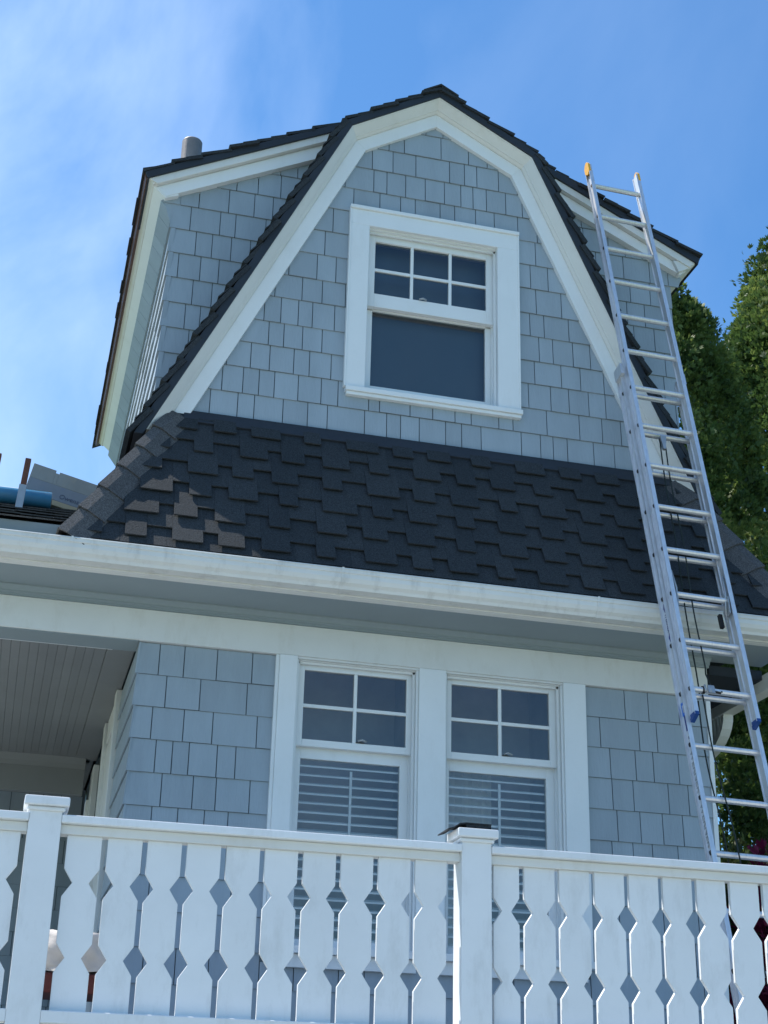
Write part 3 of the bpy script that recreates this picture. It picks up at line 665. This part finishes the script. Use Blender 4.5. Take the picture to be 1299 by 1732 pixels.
# --- right side porch: dark ceiling, side beam with curved bracket, post
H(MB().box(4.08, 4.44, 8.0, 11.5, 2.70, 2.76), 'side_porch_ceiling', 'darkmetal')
H(MB().box(4.44, 4.53, 7.66, 8.98, 2.63, 2.73), 'side_beam', 'cream', .003)
H(MB().box(4.02, 4.10, 8.21, 8.27, 2.5, 2.70), 'corner_block', 'cream', .003)
cb_ = MB()
for i in range(8):
    a0, a1 = i/8*math.pi/2, (i+1)/8*math.pi/2
    p0 = (8.98-.42*math.sin(a0), 2.40+.232*math.sin(math.pi/2-a0) if False else 2.40+.23*(1-math.cos(a0))); p1 = (8.98-.42*math.sin(a1), 2.40+.23*(1-math.cos(a1)))
    cb_.extr([p0, p1, (8.98-.42*math.sin(a1)+.03, 2.63), (8.98-.42*math.sin(a0)+.0, 2.63)] if i else [p0, p1, (8.98-.42*math.sin(a1), 2.63), (8.98, 2.63)], 'x', 4.45, 4.52)
H(cb_, 'bracket', 'cream')
H(MB().box(4.04, 4.53, 8.985, 9.07, 2.58, 2.70), 'cross_beam', 'cream', .003)
H(MB().box(4.44, 4.53, 8.985, 9.075, .3, 2.575), 'porch_post', 'cream', .004)
# body of the house behind, so it stands on the ground
H(MB().box(CX+.3, RX-.1, 9.8, 14.5, -1.6, 2.6), 'house_body', 'siding_dark')
H(MB().box(XL+.2, XR-.1, 9.9, 13, 2.6, 5.5), 'house_body', 'siding_dark')
H(MB().box(-3.2, 4.1, 6.12, 12.3, .10, .24), 'deck_joists', 'deck')
H(MB().box(-3.2, 4.6, 6.18, 6.24, -1.6, .10), 'deck_skirting', 'white')
dk = H(MB().box(-3.2, 4.6, 6.10, 12.3, .24, .29), 'deck_subfloor', 'deck')
yy = 6.03
while yy < 8.0:
    MB().box(-3.2, 4.6, yy, yy+.135, .292, .32).build('deck_board', 'deck', dk); yy += .14
# --- low roof left of the pent roof
lv = Vector((0, 1, .48)).normalized(); ln = Vector((0, -lv.z, lv.y)); fl = Frame((0, 7.585, 3.022), (1, 0, 0), lv, ln)
lr = MB(); lr.prism([fl.P(-3, 0, 0), fl.P(.75, 0, 0), fl.P(.75, 1.45, 0), fl.P(-3, 1.45, 0)], [fl.P(-3, 0, -.08)+Vector((0, .08, 0)), fl.P(.75, 0, -.08)+Vector((0, .08, 0)), fl.P(.75, 1.45, -.08), fl.P(-3, 1.45, -.08)])
low = H(lr, 'low_roof', 'roof')
MB().box(-3, .25, 7.575, 7.60, 2.86, 3.018).build('roof_edge_board', 'felt', low, .002)
x = -1.2
while x < .20:
    w_ = random.uniform(.10, .2); h_ = random.choice((.004, .012, .008)); MB().box(x+.001, x+w_-.001, 7.50, 7.574, 2.903, 2.909+h_).build('starter_shingle', 'roof', low); x += w_
x = -1.2
for v0 in (-.01, .22, .45, .68, .9, 1.1):
    x = -1.2+random.uniform(-.1, 0)
    while x < (.26 if v0 < .1 else .6):
        w_ = random.uniform(.1, .2); b0 = v0+random.choice((-.02, 0, .02)); mb = MB(); piece(mb, fl, [(x+.001, b0), (x+w_-.001, b0), (x+w_-.001, v0+.26), (x+.001, v0+.26)], b0, v0+.26, .028, .002, .008); mb.build('low_roof_shingle', 'cap', low); x += w_

# --- vent pipe on the far roof
vp = empty('vent_pipe', (.845, 10.5, 6.2)); tag(vp, 'grey metal vent pipe with a wide cap standing on the left roof slope', 'vent pipe')
a = Vector((.852, 10.5, 7.3))
reparent(MB().tube([(.845, 10.5, 5.9), (.845, 10.5, 7.62)], .062, 20).build('pipe', 'pipe'), vp)
reparent(MB().tube([(.845, 10.5, 7.585), (.845, 10.5, 7.60), (.845, 10.5, 7.805), (.845, 10.5, 7.815)], [.076, .086, .086, .080], 40, smooth=False).build('cap', 'pipe'), vp)

# ------------------------------------------------------------------ things on the low roof
def on_low(y): return 3.022+(y-7.585)*.48
# carton lying tilted
ct = empty('carton', (.35, 8.83, on_low(8.83)+.12)); tag(ct, 'long grey and tan shingle carton lying tilted on the low roof', 'carton')
def cbox(name, mat, x0, x1, y0, y1, z0, z1, bev=.004):
    o = MB().box(x0, x1, y0, y1, z0, z1).build(name, mat, ct, bev); return o
cbox('box_body', 'cartonlow', -.48, .62, -.085, .085, -.115, -.012)
cbox('bottom_band', 'cartontan', -.48, .62, -.087, .087, -.150, -.1152)
tp = MB()
for x0, x1, h in ((-.48, -.335, .088), (-.335, -.312, .070), (-.312, .62, .084)): tp.box(x0, x1, -.083, .083, -.0118, h)
tp.build('top_flaps', 'carton', ct, .002)
def text_mesh(body, size, extrude, mat, parent, mw, centre=False, shear=0):
    cu = bpy.data.curves.new('lettering', 'FONT'); cu.body = body; cu.size = size; cu.extrude = extrude; cu.shear = shear; cu.resolution_u = 3
    if centre: cu.align_x = 'CENTER'; cu.align_y = 'CENTER'
    o = bpy.data.objects.new('tmp', cu); COL.objects.link(o); bpy.context.view_layer.update()
    me = bpy.data.meshes.new_from_object(o.evaluated_get(bpy.context.evaluated_depsgraph_get())); bpy.data.objects.remove(o); bpy.data.curves.remove(cu)
    me.name = 'lettering'; me.materials.clear(); me.materials.append(M[mat]); me.transform(mw)
    q = bpy.data.objects.new('lettering', me); COL.objects.link(q); q.parent = parent; return q
text_mesh('Owens Corning', .044, .0008, 'faintink', ct, Matrix.Translation((-.27, -.0868, -.092)) @ Matrix.Rotation(math.radians(90), 4, 'X'), shear=.15)
ct.location.z -= .055; ct.rotation_euler = (math.radians(-3), math.radians(11.5), math.radians(4))
# blue roll and white roll
rl = empty('blue_roll', (-.35, 8.52, on_low(8.52)+.075)); tag(rl, 'roll of blue wrapped underlayment lying on the low roof in front of the carton', 'roll')
def roll(parent, L0, L1, r, mat):
    n = 28; mb = MB(); mb.tube([(L0, 0, 0), (L0+.004, 0, 0), (L1-.004, 0, 0), (L1, 0, 0)], [r-.004, r, r, r-.004], n); mb.build('wrapped_roll', mat, parent)
    mb = MB(); mb.tube([(L1-.01, 0, 0), (L1+.003, 0, 0)], r*.35, 16); mb.build('core', 'cartontan', parent)
roll(rl, -.6, .385, .050, 'blue')
rl2 = empty('white_roll', (-.42, 8.70, on_low(8.70)+.065)); tag(rl2, 'white sunlit roll lying behind the blue roll on the low roof', 'roll')
roll(rl2, -.6, .27, .052, 'whitewrap')
# boards in roof brackets
for i, (bx, by, h, lab) in enumerate(((-.150, 8.36, .235, 'brown board end standing in a grey bracket beside the carton'), (-.325, 8.36, .245, 'brown board end standing at the far left edge of the low roof'))):
    z0 = on_low(by)-.01; e = empty('roof_jack', (bx, by, z0)); tag(e, lab, 'roof bracket', 'roof brackets with board ends')
    b = MB().box(-.017, .017, -.02, .02, .13, .13+h-.02).build('board', 'wood', e, .002)
    b = MB(); b.box(-.022, .022, -.035, -.024, -.01, .165); b.box(-.022, -.018, -.035, .03, -.01, .165); b.box(-.022, .022, -.035, .12, -.012, -.006); b.build('bracket', 'galv', e, .002)
    e.rotation_euler = (0, math.radians(3.5), 0)

# ------------------------------------------------------------------ deck railing
YRL = 6.07
rail = empty('deck_railing', (1.0, YRL, .32)); tag(rail, 'white porch railing with flat boards cut into diamond shaped openings', 'railing')
P0g = .396; PITCHB = .1602
def RP(mb, name, mat='railwhite', bevel=.002): return reparent(mb.build(name, mat, None, bevel), rail)
posts = [(.087, .2155), (1.878, 2.010)]
for i, (a, b) in enumerate(posts):
    RP(MB().box(a, b, YRL-.045, YRL+.075, .1, 1.198), 'post', bevel=.003)
    cp = MB(); cp.box(a-.024, b+.024, YRL-.075, YRL+.100, 1.198, 1.236); cp.box(a-.010, b+.010, YRL-.058, YRL+.088, 1.180, 1.1975); RP(cp, 'post_cap', bevel=.006)
spans = [(-1.7, .087), (.2155, 1.878), (2.010, 3.9)]
for a, b in spans:
    RP(MB().box(a, b, YRL-.055, YRL+.065, 1.138, 1.171), 'top_rail', bevel=.005)
    RP(MB().box(a, b, YRL-.022, YRL+.05, 1.100, 1.1375), 'under_rail', 'cream', .003)
    RP(MB().box(a, b, YRL-.045, YRL+.06, .385, .432), 'bottom_rail', bevel=.004)
def baluster(xc, w, l=True, r=True, dz=0):
    """one flat board; half diamonds cut into its edges"""
    zt, zb = 1.10, .432; hx, hz = .037, .055; L = xc-w/2; Rr = xc+w/2; zs = (.914+dz, .628+dz)
    y0, y1 = YRL, YRL+.022; mb = MB()
    # horizontal slices, each convex
    cuts = [zb]
    for z in sorted(zs): cuts += [z-hz, z, z+hz]
    cuts.append(zt)
    def ins(z): return max([0]+[hx*(1-abs(z-q)/hz) for q in zs if abs(z-q) < hz])
    lf = [(L+(ins(z) if l else 0), z) for z in cuts]; rt = [(Rr-(ins(z) if r else 0), z) for z in cuts]
    n = len(cuts); F = [(x, y0, z) for x, z in lf]+[(x, y0, z) for x, z in rt]; B = [(x, y1, z) for x, _, z in F]
    fs_ = []
    for i in range(n-1):
        fs_ += [(i, n+i, n+i+1, i+1), (2*n+i, 2*n+i+1, 3*n+i+1, 3*n+i), (i, i+1, 2*n+i+1, 2*n+i), (n+i, 3*n+i, 3*n+i+1, n+i+1)]
    fs_ += [(0, 2*n, 3*n, n), (n-1, 2*n-1, 4*n-1, 3*n-1)]
    mb.add(F+B, fs_); RP(mb, 'baluster', bevel=.0012)
gaps = [P0g+PITCHB*i for i in range(-13, 22)]
for i in range(len(gaps)-1):
    a, b = gaps[i]+.0115, gaps[i+1]-.0115; xc = (a+b)/2
    if a < .087+.04 < b or (a > .087 and b < .2155): 
        pass
    for p0, p1 in posts:
        if a < p0 < b: b = p0-.002
        if a < p1 < b: a = p1+.022
    if any(p0-.001 <= a and b <= p1+.023 for p0, p1 in posts) or b-a < .04: continue
    baluster((a+b)/2+random.uniform(-.001, .001), b-a, dz=random.uniform(-.003, .003)-.006*max(0, (xc-1))/2)
# loose felt on the middle post cap
mb = MB(); pts = [(-.115, .002), (-.085, .012), (-.06, .030), (-.03, .034), (.08, .033)]
for (xa, za), (xb, zb_) in zip(pts, pts[1:]): mb.extr([(1.925+xa, 1.222+za), (1.925+xb, 1.222+zb_), (1.925+xb, 1.227+zb_), (1.925+xa, 1.227+za)], 'y', YRL-.06, YRL+.09)
mb.box(1.895, 2.005, YRL-.055, YRL+.085, 1.238, 1.254)
tag(mb.build('felt_scrap', 'roof'), 'scrap of dark roofing felt lying on the middle railing post', 'roofing scrap')

# ------------------------------------------------------------------ extension ladder
LA = Vector((3.428, 7.995, 6.177)); LB = Vector((.0069, -.0672, -.2969)).normalized()*.3048; LW = Vector((.347, -.002, -.009)); wn = LW.normalized()
LN = Vector((0, .975, -.221)); LD = LB.normalized()
lad = empty('extension_ladder', tuple(LA+LB*19.7)); tag(lad, 'tall aluminium extension ladder leaning against the house, yellow tips and dark rope', 'ladder')
def LP(mb, name, mat='alu', bevel=0): return reparent(mb.build(name, mat, None, bevel), lad)
def lp(k, w=0, n=0): return LA+LB*k+wn*w+LN*n
Lw = LW.length
def rail_c(k0, k1, w, n0, n1, sgn):
    """channel rail: web and two lips turned inward; sgn=+1 when the rungs are on the +w side"""
    mb = MB(); t = .0035
    def bar(w0, w1, a, b):
        q0 = [lp(k0, w0, a), lp(k0, w1, a), lp(k0, w1, b), lp(k0, w0, b)]; q1 = [lp(k1, w0, a), lp(k1, w1, a), lp(k1, w1, b), lp(k1, w0, b)]; mb.prism(q0, q1)
    bar(w, w+t*sgn, n0, n1)                                     # web
    bar(w-.016*sgn, w-.0003*sgn, n0, n0+.004); bar(w-.016*sgn, w-.0003*sgn, n1-.004, n1)   # outward lips
    bar(w+t*sgn, w+.010*sgn, n0, n0+.004); bar(w+t*sgn, w+.010*sgn, n1-.004, n1)
    return LP(mb, 'rail')
F0, F1 = -.030, .034           # fly section depth
B0, B1 = .040, .108            # base section depth
rail_c(-.62, 13.55, -.004, F0, F1, 1); rail_c(-.62, 13.55, Lw+.004, F0, F1, -1)
rail_c(5.45, 19.7, -.026, B0, B1, 1); rail_c(5.45, 19.7, Lw+.026, B0, B1, -1)
def rung(k, w0, w1, n, ang=0):
    mb = MB(); c0, c1 = lp(k, w0, n), lp(k, w1, n); m_ = 20; r0, r1 = [], []
    for q in range(m_):
        t = 2*math.pi*q/m_; rr = .0165*(1+.05*(q % 2)); o_ = LN*math.cos(t)*rr*1.08+LD*math.sin(t)*rr*(.8 if math.sin(t) < 0 else 1.0)
        r0.append(c0+o_); r1.append(c1+o_)
    mb.add(r0+r1, [tuple(range(m_)), tuple(range(2*m_-1, m_-1, -1))]+[(q, (q+1) % m_, m_+(q+1) % m_, m_+q) for q in range(m_)]); LP(mb, 'rung')
    # D-shaped rung ends on the outer faces
    for w, s in ((w0, -1), (w1, 1)):
        mb = MB(); pts_ = [lp(k, w+s*.0045, n)+LN*x_*.013+LD*y_*.014 for x_, y_ in ((-1, -.9), (1, -.9), (1, .1), (.6, .75), (0, 1), (-.6, .75), (-1, .1))]
        mb.prism(pts_, [p-wn*s*.003 for p in pts_]); LP(mb, 'rung_plug', 'black')
        mb = MB(); pa = [lp(k, w+s*.0025, n)+LN*x_*.018+LD*y_*.019 for x_, y_ in ((-1, -.9), (1, -.9), (1, .1), (.6, .75), (0, 1), (-.6, .75), (-1, .1))]
        mb.prism(pa, [p-wn*s*.002 for p in pa]); LP(mb, 'rung_flare')
for k in range(0, 14): rung(k, -.004, Lw+.004, 0)
for k in range(6, 20): rung(k+.0, -.026, Lw+.026, .074)
# tips, feet caps
for w, s in ((-.004, 1), (Lw+.004, -1)):
    mb = MB(); a_, b_ = w-.018*s, w+.011*s
    pr_ = [(-.62, F0-.002), (-.35, F0-.002), (-.30, -.012), (-.42, .014), (-.50, F1+.002), (-.62, F1+.002), (-.665, .02), (-.68, 0), (-.665, -.02)]
    pr_ = [(-.40, F0-.002), (-.62, F0-.002), (-.70, -.018), (-.73, 0), (-.70, .02), (-.62, F1+.002), (-.46, F1+.002), (-.36, .010), (-.33, -.010)]
    mb.prism([lp(kk, a_, nn) for kk, nn in pr_], [lp(kk, a_+.0165*s, nn) for kk, nn in pr_]); LP(mb, 'rail_tip', 'yellow', .001)
    mb = MB(); q = [(13.50, F0-.003), (13.48, F1+.003), (13.62, F1+.003), (13.56, F0-.003)]
    mb.prism([lp(kk, w-.015*s, nn) for kk, nn in q], [lp(kk, w+.008*s, nn) for kk, nn in q]); LP(mb, 'rail_cap', 'bluecap', .001)
    # guide brackets at the head of the base section
    mb = MB(); mb.prism([lp(5.35, w-.045*s, B0-.03), lp(5.35, w-.02*s, B0-.03), lp(5.35, w-.02*s, B1), lp(5.35, w-.045*s, B1)], [lp(5.62, w-.045*s, B0-.03), lp(5.62, w-.02*s, B0-.03), lp(5.62, w-.02*s, B1), lp(5.62, w-.045*s, B1)]); LP(mb, 'guide_bracket')
    # shoes on the deck
    mb = MB(); mb.prism([lp(19.45, w-.05*s, B0-.02), lp(19.45, w-.0*s, B0-.02), lp(19.45, w-.0*s, B1+.02), lp(19.45, w-.05*s, B1+.02)], [lp(19.72, w-.05*s, B0-.03), lp(19.72, w-.0*s, B0-.03), lp(19.72, w-.0*s, B1+.03), lp(19.72, w-.05*s, B1+.03)]); LP(mb, 'shoe', 'black')
    # rung locks at rung 12
    mb = MB(); mb.tube([lp(10.5, w+.018*s, -.012), lp(10.9, w+.026*s, -.02), lp(11.15, w+.03*s, .0), lp(11.35, w+.024*s, .03)], .006, 6, squash=1); LP(mb, 'rung_lock', 'galv')
    mb = MB(); mb.prism([lp(10.95, w+.016*s, -.03), lp(10.95, w+.022*s, -.03), lp(10.95, w+.022*s, .03), lp(10.95, w+.016*s, .03)], [lp(11.3, w+.016*s, -.02), lp(11.3, w+.022*s, -.02), lp(11.3, w+.022*s, .04), lp(11.3, w+.016*s, .04)]); LP(mb, 'rung_lock', 'galv')
mb = MB(); k_ = Lw-.028; mb.prism([lp(11.2, k_-.02, .05), lp(11.2, k_, .05), lp(11.2, k_, .075), lp(11.2, k_-.02, .075)], [lp(11.48, k_-.02, .05), lp(11.48, k_, .05), lp(11.48, k_, .075), lp(11.48, k_-.02, .075)]); LP(mb, 'lock_spring', 'black')
# rope: pulley near rung 7, two falls, tied at rung 13, tail to the deck
def wav(k0, k1, w0, w1, n0, n1, am=.004, st=.25):
    r = []; k = k0
    while k < k1: t = (k-k0)/(k1-k0); r.append(lp(k, w0+(w1-w0)*t+am*math.sin(k*2.1), n0+(n1-n0)*t)); k += st
    r.append(lp(k1, w1, n1)); return r
mb = MB(); mb.tube(wav(7.15, 13.0, .14, .085, .04, .075), .0042, 6); mb.tube(wav(7.2, 12.6, .175, .125, .045, .03, .006), .0042, 6)
mb.tube([lp(12.6, .125, .03), lp(12.85, .135, .02), lp(12.97, .16, 0), lp(13.03, .175, -.02)], .0042, 6)
mb.tube(wav(13.0, 19.6, .085, .13, .05, .03, .008), .0042, 6); mb.tube(wav(13.05, 19.5, .075, .075, .095, .12, .01), .0042, 6)
LP(mb, 'rope', 'rope')
mb = MB(); mb.prism([lp(7.12, .14, .02), lp(7.12, .18, .02), lp(7.12, .18, .055), lp(7.12, .14, .055)], [lp(7.42, .152, .03), lp(7.42, .168, .03), lp(7.42, .168, .05), lp(7.42, .152, .05)]); LP(mb, 'pulley', 'galv')
mb = MB(); 
for w in (.075, .105): mb.tube([lp(12.93, w, -.022), lp(13.07, w, -.022)], .006, 6)
mb.prism([lp(12.93, .09, -.026), lp(12.93, .13, -.026), lp(13.08, .13, -.026), lp(13.08, .09, -.026)], [lp(12.93, .09, -.02), lp(12.93, .13, -.02), lp(13.08, .13, -.02), lp(13.08, .09, -.02)]); LP(mb, 'rope_clip', 'galv')
mb = MB(); mb.tube([lp(13, .064, 0), lp(13, .078, 0)], .022, 12); LP(mb, 'rope_clip', 'black')
mb = MB(); mb.tube([lp(13.04, .13, -.018), lp(13.06, .165, -.02)], .007, 8); LP(mb, 'rope_clip', 'black')
# print on the left outer face of the base section
def sticker(k0, k1, n0, n1, mat, name='sticker', pts=None):
    mb = MB(); q = pts or [(k0, n0), (k1, n0), (k1, n1), (k0, n1)]; w = -.0268
    mb.prism([lp(a, w, b) for a, b in q], [lp(a, w-.0006, b) for a, b in q]); return LP(mb, name, mat)
nc = .074; sticker(0, 0, 0, 0, 'ink', 'logo_mark', [(11.10, nc), (11.19, nc-.013), (11.30, nc), (11.19, nc+.013)])
sticker(0, 0, 0, 0, 'ink', 'logo_mark', [(11.72, nc), (11.81, nc-.013), (11.92, nc), (11.81, nc+.013)])
sticker(13.16, 13.42, nc-.022, nc+.022, 'label'); sticker(13.42, 13.72, nc-.012, nc+.012, 'ink'); sticker(13.80, 13.92, nc-.012, nc+.012, 'whitewrap'); sticker(13.83, 13.89, nc-.006, nc+.006, 'ink')
sticker(13.22, 13.36, nc-.010, nc+.012, 'whitewrap')
def ladder_text(body, k, size, mat, n=nc, ext=.0005):
    X_ = LD; Z_ = -wn; Y_ = Z_.cross(X_); P = lp(k, -.0272, n)
    mw = Matrix(((X_.x, Y_.x, Z_.x, P.x), (X_.y, Y_.y, Z_.y, P.y), (X_.z, Y_.z, Z_.z, P.z), (0, 0, 0, 1)))
    o = text_mesh(body, size, ext, mat, lad, mw, True); o.matrix_parent_inverse = Matrix.Translation(-Vector(lad.location))
ladder_text('WERNER', 11.51, .030, 'ink'); ladder_text('WERNER', 14.5, .060, 'galv', ext=.0015); ladder_text('WERNER', 15.5, .060, 'galv', ext=.0015)

# ------------------------------------------------------------------ things behind the railing
# cloth-draped chair behind the first post
c = empty('draped_chair', (.37, 6.75, .32)); tag(c, 'dark red porch chair draped with a white cloth behind the left railing post', 'chair')
mb = MB(); mb.box(-.26, .16, -.2, .2, .22, .30); mb.build('seat', 'redfab', c, .01)
for sx_ in (-.24, .14):
    for sy_ in (-.18, .18): MB().box(sx_-.02, sx_+.02, sy_-.02, sy_+.02, 0, .22).build('leg', 'redfab', c, .004)
nx, nz = 26, 14; vs = []
for j in range(nz):
    for i in range(nx):
        a = i/(nx-1)*2*math.pi; h = .31+.17*(1-j/(nz-1)); r = .17+.05*(j/(nz-1))+.022*math.sin(a*7+j*.5)*(j/(nz-1)+.3)+.008*math.sin(a*17+j)
        if j == 0: r = .09
        vs.append((-.05+r*.92*math.cos(a), r*math.sin(a), h-.01*math.sin(a*3)))
fs_ = [(j*nx+i, j*nx+(i+1) % nx, (j+1)*nx+(i+1) % nx, (j+1)*nx+i) for j in range(nz-1) for i in range(nx)]; fs_.append(tuple(range(nx)))
MB().add(vs, fs_, True).build('cloth', 'cloth', c)

# ------------------------------------------------------------------ vegetation
def spray_mesh(name, mat, centers, normals, size, parent, tone, blades=5):
    """small flat sprays of scale foliage: every spray is a fan of narrow blades"""
    n = len(centers); V = np.zeros((n*blades, 4, 3), np.float32); T = np.zeros(n*blades, np.float32)
    up = np.array([0, 0, 1.0]); 
    d0 = normals*.75+up*.45+rng.normal(0, .38, (n, 3)); d0 /= np.linalg.norm(d0, axis=1)[:, None]
    s0 = np.cross(d0, rng.normal(0, 1, (n, 3))); s0 /= np.linalg.norm(s0, axis=1)[:, None]
    sz = size*rng.uniform(.6, 1.35, n)
    for b in range(blades):
        ang = (b-(blades-1)/2)*.42+rng.normal(0, .12, n); L = sz*(1-.13*abs(b-(blades-1)/2))
        d = d0*np.cos(ang)[:, None]+s0*np.sin(ang)[:, None]; nn = np.cross(d, s0); q = np.cross(d0, s0); sd_ = np.cross(q, d); sd_ /= np.linalg.norm(sd_, axis=1)[:, None]
        w = (L*.17)[:, None]; p = centers; idx = slice(b*n, (b+1)*n); bend = q*(L*rng.normal(0, .12, n))[:, None]
        V[idx, 0] = p; V[idx, 1] = p+d*(L*.55)[:, None]+sd_*w+bend*.4; V[idx, 2] = p+d*L[:, None]+bend; V[idx, 3] = p+d*(L*.55)[:, None]-sd_*w+bend*.4
        T[idx] = np.clip(tone+rng.normal(0, .07, n), 0, 1)
    me = bpy.data.meshes.new(name); nf = n*blades; me.vertices.add(nf*4); me.vertices.foreach_set('co', V.reshape(-1))
    me.loops.add(nf*4); me.loops.foreach_set('vertex_index', np.arange(nf*4, dtype=np.int32)); me.polygons.add(nf); me.polygons.foreach_set('loop_start', np.arange(0, nf*4, 4, dtype=np.int32))
    at = me.attributes.new('tone', 'FLOAT', 'FACE'); at.data.foreach_set('value', T)
    me.materials.append(M[mat]); me.update(); me.validate(); o = bpy.data.objects.new(name, me); COL.objects.link(o); o.parent = parent; return o
def lump(P, seed, f=1.0):
    """cheap smooth pseudo-noise in [-1,1]"""
    r = np.random.default_rng(seed); s = np.zeros(len(P))
    for k in range(9):
        d = r.normal(0, 1, 3)*f*(1+k*.55); s += np.sin(P@d+r.uniform(0, 6.28))/(1+.35*k)
    return s/3.2
def conifer(x, y, z0, z1, R, seed, n, label, size=.075, top_pow=.55, sector=(0, 6.283), nc_=330, clump=1, group='tall evergreens behind the house'):
    e = empty('evergreen_tree', (x, y, z0)); tag(e, label, 'tree', group); h = z1-z0
    MB().tube([(0, 0, 0), (.03, 0, h*.4), (0, .03, h*.75), (0, 0, h*.93)], [.16, .11, .06, .02], 10).build('trunk', 'bark', e)
    for k in range(14):
        a = random.uniform(0, 6.28); zz = h*random.uniform(.15, .85); rr = R*.7*(1-zz/h)**.4
        MB().tube([(0, 0, zz), (rr*.5*math.cos(a), rr*.5*math.sin(a), zz+.25), (rr*math.cos(a), rr*math.sin(a), zz+.7)], [.035, .022, .008], 6).build('branch', 'bark', e)
    # upright plume-like clumps on the crown's surface
    r2 = np.random.default_rng(seed); t = r2.uniform(.0, 1, nc_); a = r2.uniform(sector[0], sector[1], nc_)
    prof_ = lambda t: R*np.clip(np.minimum(1, (t+.06)*6), 0, 1)*(1-t**2.4)**top_pow
    base = np.stack([np.cos(a)*prof_(t)*.82, np.sin(a)*prof_(t)*.82, t*h*.95], 1); cr_ = clump*r2.uniform(.15, .36, nc_)*(1-.35*t); ch = cr_*r2.uniform(1.4, 2.2, nc_)
    per = n//nc_; d = r2.normal(0, 1, (nc_, per, 3)); d /= np.linalg.norm(d, axis=2)[:, :, None]
    rad = .62+.42*r2.beta(2.2, 1.3, (nc_, per, 1))+.30*(r2.uniform(0, 1, (nc_, per, 1)) < .07)*r2.uniform(0, 1, (nc_, per, 1)); c = base[:, None, :]+d*rad*np.stack([cr_, cr_, ch], 1)[:, None, :]
    c = c.reshape(-1, 3); nr = d.reshape(-1, 3); out_ = np.stack([c[:, 0], c[:, 1], np.zeros(len(c))], 1); out_ /= np.linalg.norm(out_, axis=1)[:, None]+1e-6
    c += nr*(lump(c*1.0, seed+5, 3.5)*.06)[:, None]
    tone = .36+.25*lump(c, seed, 1.6)+np.repeat(r2.normal(0, .15, nc_), per)+.20*(r2.uniform(0, 1, len(c)) < .08)  # last term: scattered brighter sprays, painted as highlights
    nr = nr*.7+out_*.5; nr /= np.linalg.norm(nr, axis=1)[:, None]
    keep_ = c[:, 2] > .1; spray_mesh('crown', 'leaf', c[keep_], nr[keep_], size, e, tone[keep_], 4)
    return e
conifer(6.40, 13.5, -1.6, 9.55, 1.78, 3, 135000, 'shorter evergreen with rounded top just right of the ladder', size=.062, top_pow=.45, sector=(2.6, 7.0), nc_=420)
conifer(10.0, 15.0, -1.6, 12.95, 3.6, 9, 165000, 'taller evergreen cut by the right edge of the photo', size=.076, top_pow=.8, sector=(2.4, 5.6), nc_=520, clump=1.5)
# dark hedge under and between the trees
def bush(name, x, y, z0, rx, ry, rz, seed, n, mat, size, label, cat, blades=3):
    e = empty(name, (x, y, z0)); tag(e, label, cat)
    r2 = np.random.default_rng(seed); d = r2.normal(0, 1, (n, 3)); d /= np.linalg.norm(d, axis=1)[:, None]; c = d*r2.uniform(.55, 1.03, (n, 1))*np.array([rx, ry, rz])*(1+.16*lump(d*2, seed, 2.2))[:, None]; c[:, 2] += rz
    MB().tube([(0, 0, 0), (.02, 0, rz*.7), (0, .02, rz*1.2)], [.05, .03, .01], 7).build('trunk', 'bark', e)
    for k in range(7):
        a = k*.9; MB().tube([(0, 0, rz*.2), (rx*.4*math.cos(a), ry*.4*math.sin(a), rz*.8), (rx*.75*math.cos(a), ry*.75*math.sin(a), rz*1.25)], [.02, .012, .004], 5).build('branch', 'bark', e)
    spray_mesh('crown', mat, c, d, size, e, .45+.25*lump(c, seed+1, 2), blades); return e
bush('hedge_shrub', 5.9, 11.6, -1.6, .95, .8, 2.0, 21, 22000, 'leafdark', .08, 'dark green broadleaf shrub seen through the side porch behind the ladder', 'shrub')
bush('red_leaf_maple', 5.85, 10.3, -1.6, .55, .5, 1.92, 33, 9000, 'leafred', .075, 'dark red leafed maple at the lower right beyond the railing', 'shrub')
